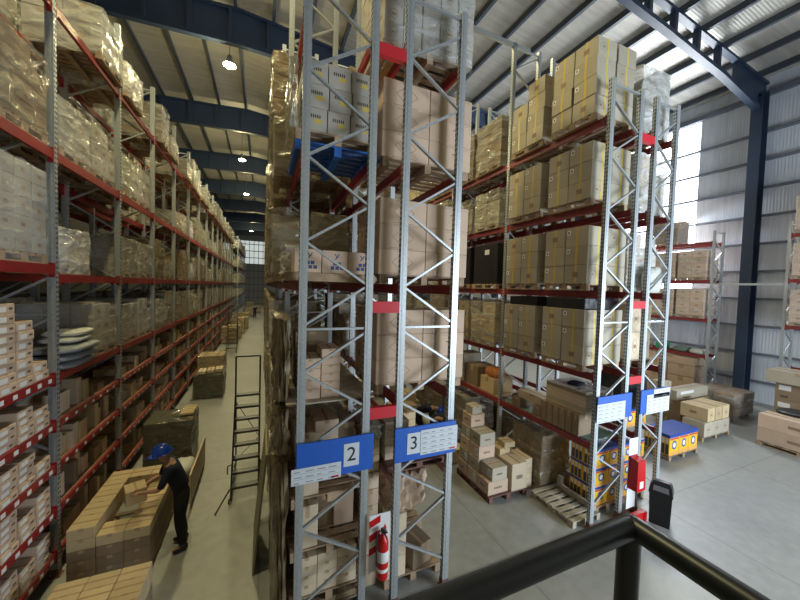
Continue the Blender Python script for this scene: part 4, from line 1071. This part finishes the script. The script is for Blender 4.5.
flat_pallet_load("load beside the worker", -2.62, -1.6, 6.12, 7.78, .98, 3, 5, .168, 'yellow_card', False, 'cartons of the load beside the worker', lambda i, j: i == 0 or j == 4)
sack('blue_glove', -1.86, 4.62, .752, .18, .12, .05, 'helmet', 'bright blue glove on the nearest left aisle load', 8, .3, None, 'glove')
# low platform with pale packs between rack and walkway, behind the worker
b = MB()
for k in range(7): b.box(-2.0+.1*k, -1.91+.1*k, 7.9, 9.35, .10, .13)
for yy in (7.95, 8.6, 9.2): b.box(-2.0, -1.31, yy, yy+.1, 0, .10)
tag(b.build('long_pallet', 'wood', None, (-1.65, 8.6, 0)), 'long narrow pallet on the left aisle floor behind the worker', 'pallet')
b = MB(); b.cbox(-1.34, -1.30, 7.6, 9.4, .131, .75, .005); tag(b.build('side_board', 'pale_card', None, (-1.32, 8.5, .131)), 'pale upright board edge along the long narrow pallet', 'board')
for i, (x, y, z, w) in enumerate([(-1.66,8.15,.132,.5),(-1.66,8.82,.132,.5),(-1.62,8.45,.40,.45)]): sack('white_pack', x, y, z, w, .6, .24, 'bag_white', ['nearer','farther','upper'][i]+' white wrapped pack on the long narrow pallet', 70+i, 0, 'white packs behind the worker', 'pack')
# dark wrapped loads farther along the aisle
def block_load(x, y, w, d, h, film, card, label, nz=3, rz=0, cap=None):
    t = thing('wrapped_pallet_load', label, 'pallet load', (x,y,0), rz)
    place_mesh('pallet', pallet_mesh(min(w,1.2), min(d,1.2)), (0,0,0), 0, t)
    for (cx, cy, cz, cw, cd, ch) in load_cells(w, d, h-.14, 2, 2, nz, int(x*7+y), .1, 0):
        place_mesh('carton', carton_mesh(round(w/2-.012,3), round(d/2-.012,3), round((h-.14)/nz-.002,3), card, 'plain'), (cx,cy,cz), 0, t)
    b = MB(); film_mb(b, w+.01, d+.01, h+.01, int(x*3+y)); b.build('stretch_film', film, t)
    return t
block_load(-2.12, 9.95, 1.0, .95, 1.2, 'green_film', 'dull', 'dark green wrapped load in the left aisle just behind the worker')
for k in range(2): carton(-1.78, 9.9+.32*k, 1.235, .3, .28, .06, 'yellow_card', 'plain', ['nearer','farther'][k]+' flat yellowish carton on the dark green wrapped load', .05)
block_load(-1.98, 15.4, 1.05, 1.0, .95, 'green_film', 'dull', 'dark wrapped load beyond the green one in the left aisle')
for k in range(3): carton(-2.22+.29*k, 15.2+.12*k, 1.0, .26, .6, .12, 'pale_card', 'plain', f'pale flat carton {ORD[k+1]} from the rack on the dark wrapped load', .02*k)
block_load(-2.2, 17.9, 1.1, 1.2, 1.25, 'brown_film', 'yellow_card', 'yellowish carton load standing behind the dark wrapped load in the left aisle')
rr = random.Random(3)
for i, (x, y, h) in enumerate([(-2.3,28.5,1.3),(-2.2,31,1.1),(-2.1,34,1.5),(-1.9,37.5,1.2),(-2.0,41,1.4),(-1.6,52,1.3),(-.9,58,1.2),(-1.9,60,1.6)]):
    block_load(x, y, 1.1, 1.2, h, 'brown_film', 'yellow_card', f'distant yellowish carton load, {ORD[i+1]} of the row far down the left aisle')

# ------------------------------------------------------------------ rolling ladders
def ladder(x, y, w, run, top, hoop, n, label, rz=0):
    """stairs face the camera and rise away from it"""
    t = thing('rolling_ladder', label, 'ladder', (x,y,0), rz)
    for s_ in (-1, 1):
        b = MB(); b.tube([(s_*w/2,0,.06),(s_*w/2,run,top),(s_*w/2,run,hoop)], .02, 8); b.build('stile', 'rail', t)
        b = MB(); b.tube([(s_*w/2,run+.35,.06),(s_*w/2,run+.02,top)], .018, 8); b.build('rear_leg', 'rail', t)
        b = MB(); b.tube([(s_*w/2,.0,.12),(s_*w/2,run+.33,.12)], .016, 8); b.build('base_rail', 'rail', t)
        for yy in (.0, run+.35):
            b = MB(); b.tube([(s_*(w/2+.03)-.015,yy,.05),(s_*(w/2+.03)+.015,yy,.05)], .05, 12); b.build('wheel', 'black', t)
        b = MB(); b.tube([(s_*w/2,.45,.62),(s_*(w/2+.10),.42,.60),(s_*(w/2+.10),.42,.42)], .014, 6); b.build('side_handle', 'rail', t)
    for k in range(n):
        f = (k+1)/n; yy = run*f; z = .06+(top-.06)*f
        b = MB(); b.box(-w/2, w/2, yy-.09, yy+.07, z-.02, z+.0); b.box(-w/2, w/2, yy-.10, yy-.085, z-.045, z+.004); b.build('step', 'rail', t)
    b = MB(); b.tube([(-w/2,run,hoop),(w/2,run,hoop)], .02, 8); b.build('hoop', 'rail', t)
    b = MB(); b.bar((-w/2,run*.95+.1,top*.9),(w/2,run*.6+.4,top*.45),.02,.012); b.bar((w/2,run*.6+.4,top*.45),(-w/2,run+.33,.2),.02,.012); b.build('cross_brace', 'rail', t)
    b = MB(); b.bar((-w/2-.02,.02,.3),(-w/2-.26,-.32,.02),.022,.022); b.build('outrigger', 'rail', t)
    return t
ladder(-.30, 7.55, .54, 1.15, 2.0, 2.92, 8, 'black rolling ladder standing in the middle of the left aisle')
ladder(-1.9, 24.2, .6, 1.3, 2.3, 3.1, 8, 'small distant rolling ladder by the left rack')
# board leaning on rack 2
b = MB(); b.hull([(-.06,5.62,0),(.0,5.58,0),(.36,4.9+.78,0),(.30,5.72,0)], [(.10,5.62,0),(.11,5.62,0),(.12,5.7,0),(.11,5.7,0)]) if False else None
t = MB(); 
b = MB(); b.hull([(-.10,5.5,0),(-.07,5.5,0),(-.07,6.75,0),(-.10,6.75,0)], [(.08,5.5,1.95),(.11,5.5,1.95),(.11,6.75,1.95),(.08,6.75,1.95)])
tag(b.build('hardboard_sheet', 'olive_board', None, (0,6.1,0)), 'large olive board leaning against the left flank of rack 2', 'board')

# ------------------------------------------------------------------ right side: yellow cases, cartons on pallets
pallet(11.42, 5.58, 0, 1.45, .72, 'pallet with blue-topped yellow cases out on the open floor', 'wood', None)
for c in range(3):
    for d in range(2):
        o = place_mesh('retail_case', PM, (10.94+.48*c, 5.40+.34*d, .141), 0); o.scale = (1.22, 1.1, 1.45)
        tag(o, f'yellow case with blue top, {ORD[d+1]} row from front, {ORD[c+1]} from left, open floor pallet', 'case', 'yellow cases on the open floor pallet')
b = MB(); b.cbox(10.68, 12.17, 5.22, 5.94, .732, .75, .005); tag(b.build('plastic_sheet', 'pack_blue', None, (11.42,5.58,.732)), 'glossy blue sheet over the yellow cases on the open floor', 'sheet')
G = 'cartons on the pallets near the right wall'
pallet(14.0, 6.05, 0, 1.7, 1.0, 'pallet under the two-tier carton group near the blue column')
for c in range(3): carton(13.5+.52*c, 5.85, .141, .51, .6, .46, 'tan', 'mark', f'carton in the lower tier, {ORD[c+1]} from left, group near the blue column', .0, G)
for c in range(3): carton(13.67+.46*c, 5.95, .603, .45, .75, .44, 'yellow_card', 'mark', f'carton in the upper tier, {ORD[c+1]} from left, group near the blue column', .03, G)
pallet(15.1, 7.1, 0, 1.9, 1.0, 'pallet under the long box near the blue column')
for k in range(2): carton(14.65+.95*k, 7.0, .141, .93, .7, .72, 'dull', 'plain', ['left','right'][k]+' brown carton under the long box near the blue column', 0, G)
carton(15.1, 6.95, .862, 2.1, .42, .36, 'tan', 'wide_label', 'long brown box with a white label lying on two cartons', 0, G)
carton(14.4, 7.42, .862, .5, .4, .55, 'tan', 'plain', 'upright carton behind the left end of the long box', 0, G)
block_load(17.3, 6.75, 1.6, 1.3, 1.0, 'clear_film', 'dull', 'dark film-wrapped load at the foot of the blue column')
# pallet at the right edge
pallet(15.6, 3.95, 0, 1.6, 1.9, 'wide pallet under the big cartons at the right edge', 'wood', None)
for k in range(2):
    carton(15.12, 3.95, .141+.44*k, .62, 1.85, .436, 'kraft', 'mark', ['lower','upper'][k]+' long brown carton on the wide pallet at the right edge', 0, G)
    carton(15.9, 3.95, .141+.44*k, .8, 1.85, .40, 'dull', 'plain', ['lower','upper'][k]+' carton behind the long brown ones at the right edge', 0, G)
sack('black_sheet', 15.8, 3.95, 1.02, .9, 1.6, .10, 'black', 'crumpled black sheet on the cartons at the right edge', 44, 0, None, 'sheet')
for k, (y, z) in enumerate([(4.45,.0),(3.7,.0),(4.45,.6),(3.7,.6),(4.45,1.2),(3.7,1.2)]):
    carton(17.2, y+.35, z, .8, .72, .595, 'dull', 'wide_label', f'carton with white labels, {["bottom","middle","top"][k//2]} layer {["farther","nearer"][k%2]}, stack behind the right edge pallet', 0, 'cartons with white labels near the right wall')
carton(17.1, 4.5, 1.797, 1.0, 1.7, .42, 'tan', 'plain', 'large flat carton topping the white-labelled stack', 0)
# racks along the right wall
def wall_rack(label, ys, top, end_first, nm):
    r = rack_row(label, 18.85, 19.72, ys, [(7.26,.14),(5.50,.14),(3.70,.14),(2.0,.14)], lambda i: top, 0, -1, 0, 4, 'beam_dull', (4.1,))
    return r
wr1 = wall_rack('pallet rack along the right wall beyond the blue column', [8.0, 10.7, 13.4], 7.75, True, 'far')
wr2 = wall_rack('pallet rack along the right wall at the right edge', [.4, 3.05, 5.7], 7.75, False, 'near')
b = MB(); b.bar((18.9,7.957,5.3),(18.9,5.743,5.3),.06,.09); o = b.build('tie_bar', 'galv', wr1)
KW = (1.0,1.1,1.25,2,2,4,'kraft','clear_film',61); KW2 = (1.0,1.15,1.05,2,2,3,'dull','clear_film',62)
for zt, nm, h in ((7.26,'top',0),(5.50,'third',0),(3.70,'second',0)):
    for j, wh in enumerate(('nearer','farther','farthest')):
        if zt == 7.26 and j != 1: continue
        wrapped_load(KW if zt != 7.26 else KW2, 19.25, (8.72, 9.95, 11.45)[j], zt, f'carton load, {nm} level, {wh} place, wall rack beyond the blue column', 0, 'carton loads in the wall racks', True)
    for j, wh in enumerate(('far','near')):
        wrapped_load(KW, 19.25, 5.0-1.25*j, zt, f'carton load, {nm} level, {wh} place, wall rack at the right edge', 0, 'carton loads in the wall racks', True)
for j in range(3): sack('folded_sack', 19.2, (8.42, 9.1, 11.4)[j], 2.004, .7, .6, .22, ['bag_white','mat_green','bag_white'][j], ['pale','greenish','farther pale'][j]+' folded sacks on the low level of the wall rack', 30+j, 0, 'folded sacks on the wall rack')
o = MB(); o.cbox(18.95, 19.35, 9.7, 10.15, 2.002, 2.32, .02); tag(o.build('green_crate', 'green', None, (19.15,9.92,2.002)), 'bright green crate on the low level of the wall rack', 'crate')
for k, (y, z, h) in enumerate([(8.9,0,.85),(10.04,0,.85),(8.9,.86,.55),(10.04,.86,.55),(9.48,1.42,.38)]):
    carton(19.2, y, z, .9, 1.1 if k < 4 else 2.2, h-.01, 'kraft', 'plain', f'large brown carton, {["bottom layer nearer","bottom layer farther","middle layer nearer","middle layer farther","long top one"][k]}, under the wall rack', 0, 'large cartons under the wall rack')

# ------------------------------------------------------------------ people
def skin_mesh(name, verts, edges, radii, mt, parent, root=0, sub=1):
    me = bpy.data.meshes.new(name); me.from_pydata(verts, edges, []); me.update()
    me.materials.append(M[mt])
    o = bpy.data.objects.new(name, me); C.objects.link(o); o.parent = parent
    md = o.modifiers.new('skin', 'SKIN'); md.use_smooth_shade = True
    d = me.skin_vertices[0].data
    for i, r in enumerate(radii): d[i].radius = r if isinstance(r, tuple) else (r, r)
    d[root].use_root = True
    s_ = o.modifiers.new('sub', 'SUBSURF'); s_.levels = sub; s_.render_levels = sub
    return o
def person(label, loc, rz, J, helmet=True, scale=1.0, hair_up=None):
    """J: joint positions in the figure's own frame, facing -y; feet at z = 0"""
    t = thing('person', label, 'person', loc, rz); t.scale = (scale,)*3
    V = []; E = []; R = []
    idx = {}
    def v(n, r, link=None, p=None):
        V.append(tuple(p if p is not None else J[n])); R.append(r); idx[n] = len(V)-1
        if link is not None: E.append((idx[link], idx[n]))
    L = lambda a, b_, f: tuple(Vector(J[a]).lerp(Vector(J[b_]), f))
    v('pelvis', (.135,.10)); v('waist', (.125,.095), 'pelvis'); v('chest', (.15,.105), 'waist'); v('collar', (.10,.075), 'chest'); v('neck', .05, 'collar')
    v('headlow', (.068,.075), 'neck'); v('headmid', (.078,.092), 'headlow'); v('headtop', (.055,.065), 'headmid')
    for s_ in ('l', 'r'):
        v('sh'+s_, .062, 'collar'); v('ua'+s_, .05, 'sh'+s_, L('sh'+s_,'el'+s_,.5)); v('el'+s_, .039, 'ua'+s_); v('fa'+s_, .036, 'el'+s_, L('el'+s_,'wr'+s_,.4)); v('wr'+s_, .024, 'fa'+s_)
        h = Vector(J['ha'+s_]); w = Vector(J['wr'+s_]); d = (h-w).normalized(); side = d.cross(Vector((0,0,1))); side = side.normalized() if side.length > .1 else Vector((1,0,0))
        nrm = side.cross(d)
        v('pa'+s_, (.034,.018), 'wr'+s_, w+d*.055)
        for k in range(4):
            o_ = side*(-.03+.02*k); l1 = [.075,.085,.08,.06][k]
            base = w+d*.085+o_*1.0
            v(f'f{k}a{s_}', .0095, 'pa'+s_, base); v(f'f{k}b{s_}', .0085, f'f{k}a{s_}', base+d*l1*.5-nrm*.008); v(f'f{k}c{s_}', .007, f'f{k}b{s_}', base+d*l1*.9-nrm*.032)
        sg = -1
        v('tha'+s_, .011, 'pa'+s_, w+d*.05+side*sg*.045); v('thb'+s_, .009, 'tha'+s_, w+d*.09+side*sg*.06-nrm*.015)
        v('hip'+s_, .095, 'pelvis'); v('th'+s_, .082, 'hip'+s_, L('hip'+s_,'kn'+s_,.45)); v('kn'+s_, .058, 'th'+s_); v('ca'+s_, .057, 'kn'+s_, L('kn'+s_,'an'+s_,.35)); v('an'+s_, .038, 'ca'+s_)
        v('toe'+s_, (.038,.028), 'an'+s_)
    body = skin_mesh('body', V, E, R, 'skin', t, 0, 1)
    # clothing follows the body
    def cloth(name, names, links, rad, mt):
        vv = []; ee = []; rr_ = []; ix = {}
        for n in names:
            p = V[idx[n]] if n in idx else J[n]
            ix[n] = len(vv); vv.append(p); rr_.append(rad[n] if n in rad else tuple(x*1.16+.010 for x in (R[idx[n]] if isinstance(R[idx[n]], tuple) else (R[idx[n]],)*2)))
        for a, c in links: ee.append((ix[a], ix[c]))
        return skin_mesh(name, vv, ee, rr_, mt, t, names.index('pelvis'), 1)
    cloth('shirt', ['waist','pelvis','chest','collar','shl','ual','ell','shr','uar','elr'], [('waist','pelvis'),('waist','chest'),('chest','collar'),('collar','shl'),('shl','ual'),('ual','ell'),('collar','shr'),('shr','uar'),('uar','elr')], {'ell':(.05,.05),'elr':(.05,.05),'pelvis':(.19,.15),'waist':(.185,.14),'chest':(.20,.145),'collar':(.145,.115)}, 'navy')
    cloth('trousers', ['waist','pelvis','hipl','thl','knl','cal','anl','hipr','thr','knr','car','anr'], [('waist','pelvis'),('pelvis','hipl'),('hipl','thl'),('thl','knl'),('knl','cal'),('cal','anl'),('pelvis','hipr'),('hipr','thr'),('thr','knr'),('knr','car'),('car','anr')], {'anl':(.062,.062),'anr':(.062,.062),'pelvis':(.15,.12),'waist':(.13,.10)}, 'black_cloth')
    for s_ in ('l','r'):
        a, c = Vector(J['an'+s_]), Vector(J['toe'+s_]); heel = a + (a-c).normalized()*.06
        skin_mesh('shoe', [(heel.x,heel.y,.05),(a.x,a.y,.06),tuple(Vector((a.x,a.y,.05)).lerp(Vector((c.x,c.y,.045)),.6)),(c.x,c.y,.04)], [(0,1),(1,2),(2,3)], [(.045,.05),(.05,.06),(.05,.045),(.042,.035)], 'black', t, 0, 1)
    # face, hair, helmet in the head's own directions
    hm = Vector(J['headmid']); upd = (Vector(J['headtop'])-Vector(J['headlow'])).normalized(); fw = Vector(J['face']).normalized(); fw = (fw - upd*fw.dot(upd)).normalized(); rt = fw.cross(upd)
    def P(f, u, r): return tuple(hm + fw*f + upd*u + rt*r)
    b = MB(); b.hull([P(.085,-.03,-.018),P(.085,-.03,.018),P(.118,-.028,.004),P(.118,-.028,-.004)], [P(.085,.02,-.008),P(.085,.02,.008),P(.092,.02,.003),P(.092,.02,-.003)]); b.build('nose', 'skin', t)
    for r in (-1, 1):
        b = MB(); b.tube([P(.086,.018,r*.033-.013),P(.092,.02,r*.033),P(.086,.018,r*.033+.013)], .007, 6); b.build('eye', 'black', t)
        b = MB(); b.tube([P(-.005,-.03,r*.082),P(-.012,.0,r*.092),P(-.008,.028,r*.086)], [.012,.016,.010], 6); b.build('ear', 'skin', t)
    b = MB(); b.tube([P(.088,-.055,-.022),P(.094,-.056,0),P(.088,-.055,.022)], .006, 6); b.build('mouth', 'pack_red', t)
    # hair cap: an ellipsoid over the back and top of the skull
    def cap(b, rx, ry, rz_, off, u0, m=0, n=16, k=6):
        vs = []; fs = []
        for j in range(k+1):
            a = u0 + (PI/2-u0)*j/k
            for i in range(n):
                t_ = 2*PI*i/n
                vs.append(P(off+rx*math.cos(a)*math.cos(t_), rz_*math.sin(a)+.01, ry*math.cos(a)*math.sin(t_)))
        for j in range(k):
            for i in range(n): fs.append((j*n+i, j*n+(i+1) % n, (j+1)*n+(i+1) % n, (j+1)*n+i))
        fs.append(tuple(k*n+i for i in range(n))); b.add(vs, fs, m, True)
    b = MB(); cap(b, .104, .092, .112, -.012, -.15); b.build('hair', 'hair', t)
    if helmet:
        b = MB(); cap(b, .135, .118, .135, 0, .05)
        vs = []; n = 20
        for z, q in ((.012,1.0),(.004,1.0),(.0,1.16),(.008,1.16)):
            for i in range(n):
                a = 2*PI*i/n; k = 1.22 if (q > 1 and math.cos(a) > .3) else 1
                vs.append(P(.135*q*k*math.cos(a), z, .118*q*math.sin(a)))
        fs = []
        for j in range(3):
            for i in range(n): fs.append((j*n+i, j*n+(i+1) % n, (j+1)*n+(i+1) % n, (j+1)*n+i))
        for i in range(n): fs.append((3*n+i, 3*n+(i+1) % n, (i+1) % n, i))
        b.add(vs, fs, 0, True)
        for r in (-.03, 0, .03): b.tube([P(-.09,.115,r),P(0,.15,r),P(.09,.115,r)], .008, 6)
        b.build('helmet', 'helmet', t)
    return t
STAND = dict(pelvis=(0,0,.95), waist=(0,-.04,1.10), chest=(0,-.12,1.30), collar=(0,-.17,1.43), neck=(0,-.20,1.50), headlow=(0,-.24,1.56), headmid=(0,-.27,1.64), headtop=(0,-.28,1.74), face=(0,-1,-.55),
    shl=(.18,-.17,1.42), ell=(.24,-.30,1.17), wrl=(.12,-.52,1.14), hal=(.06,-.60,1.13), shr=(-.18,-.17,1.42), elr=(-.25,-.28,1.17), wrr=(-.14,-.50,1.12), har=(-.08,-.58,1.11),
    hipl=(.10,0,.90), knl=(.12,-.04,.49), anl=(.13,.03,.08), toel=(.15,-.14,.04), hipr=(-.10,0,.90), knr=(-.13,-.02,.49), anr=(-.14,.05,.08), toer=(-.17,-.12,.04))
person('worker in navy clothes and blue helmet sorting cartons at the left aisle load', (-1.27, 6.62, 0), -1.35, STAND, True, 1.07)
# the carton in the worker's hands
carton(-1.93, 6.60, 1.0, .28, .30, .24, 'yellow_card', 'plain', 'opened carton the worker is holding over the load', .4)
BEND = dict(STAND); BEND.update(pelvis=(0,.12,.86), waist=(0,-.0,.99), chest=(0,-.20,1.08), collar=(0,-.33,1.10), neck=(0,-.40,1.10), headlow=(0,-.47,1.09), headmid=(0,-.55,1.07), headtop=(0,-.64,1.05), face=(0,-.3,-1),
    shl=(.18,-.32,1.08), ell=(.21,-.36,.80), wrl=(.17,-.42,.57), hal=(.16,-.44,.48), shr=(-.18,-.32,1.08), elr=(-.21,-.38,.80), wrr=(-.17,-.46,.58), har=(-.16,-.48,.49),
    hipl=(.10,.12,.83), knl=(.12,.0,.46), hipr=(-.10,.12,.83), knr=(-.13,.0,.46))
person('bending person in black with dark hair, seen through the rack of sign 3', (4.75, 7.95, 0), -.6, BEND, False)
person('person with blue helmet bending behind the one in black in the middle aisle', (4.55, 8.75, 0), .9, BEND, True, .98)
WALK = dict(STAND); WALK.update(waist=(0,0,1.10), chest=(0,0,1.30), collar=(0,0,1.43), neck=(0,-.01,1.50), headlow=(0,-.02,1.56), headmid=(0,-.03,1.64), headtop=(0,-.03,1.74), face=(0,-1,0),
    shl=(.19,0,1.42), ell=(.25,.03,1.14), wrl=(.25,-.04,.90), hal=(.25,-.07,.82), shr=(-.19,0,1.42), elr=(-.25,.03,1.14), wrr=(-.25,-.04,.90), har=(-.25,-.07,.82))
person('distant person in dark clothes standing far down the left aisle', (-.95, 49.0, 0), 0, WALK, False)
carton(4.95, 7.45, .0, .45, .40, .36, 'label' if False else 'pale_card', 'plain', 'pale carton on the floor in front of the bending person in black')

o = BULK.build('wrapped_pallet_load', BULK_MATS); tag(o, 'distant wrapped loads of rack two and added light-blocking loads behind the left rack', 'pallet loads', None, 'stuff')
# ------------------------------------------------------------------ numerals in labels are spelt out
for o in S.objects:
    if 'label' in o:
        for dgt, wd in (('2','two'),('3','three'),('4','four'),('5','five')):
            o['label'] = o['label'].replace('rack '+dgt, 'rack '+wd).replace('racks '+dgt, 'racks '+wd).replace('sign '+dgt, 'sign '+wd).replace('signs '+dgt, 'signs '+wd).replace('and '+dgt, 'and '+wd).replace('numbered '+dgt, 'numbered '+wd)
    if 'group' in o and any(c.isdigit() for c in o['group']):
        for dgt, wd in (('2','two'),('3','three'),('4','four'),('5','five')): o['group'] = o['group'].replace(' '+dgt, ' '+wd)

# ------------------------------------------------------------------ origins: each rack's origin goes to its own foot
for r, (x, y) in ((rack_left,(-3.4,4.2)),(shade_rack_back,(-4.7,4.2)),(far_rack,(-3.1,42)),(rack2,(.9,4.24)),(rack3,(2.3,4.24)),(rack4,(6.5,4.24)),(rack5,(7.83,4.24)),(wr1,(19.3,8)),(wr2,(19.3,.4))):
    r.location = (x, y, 0)
    for ch in r.children: ch.location = (ch.location.x-x, ch.location.y-y, ch.location.z)
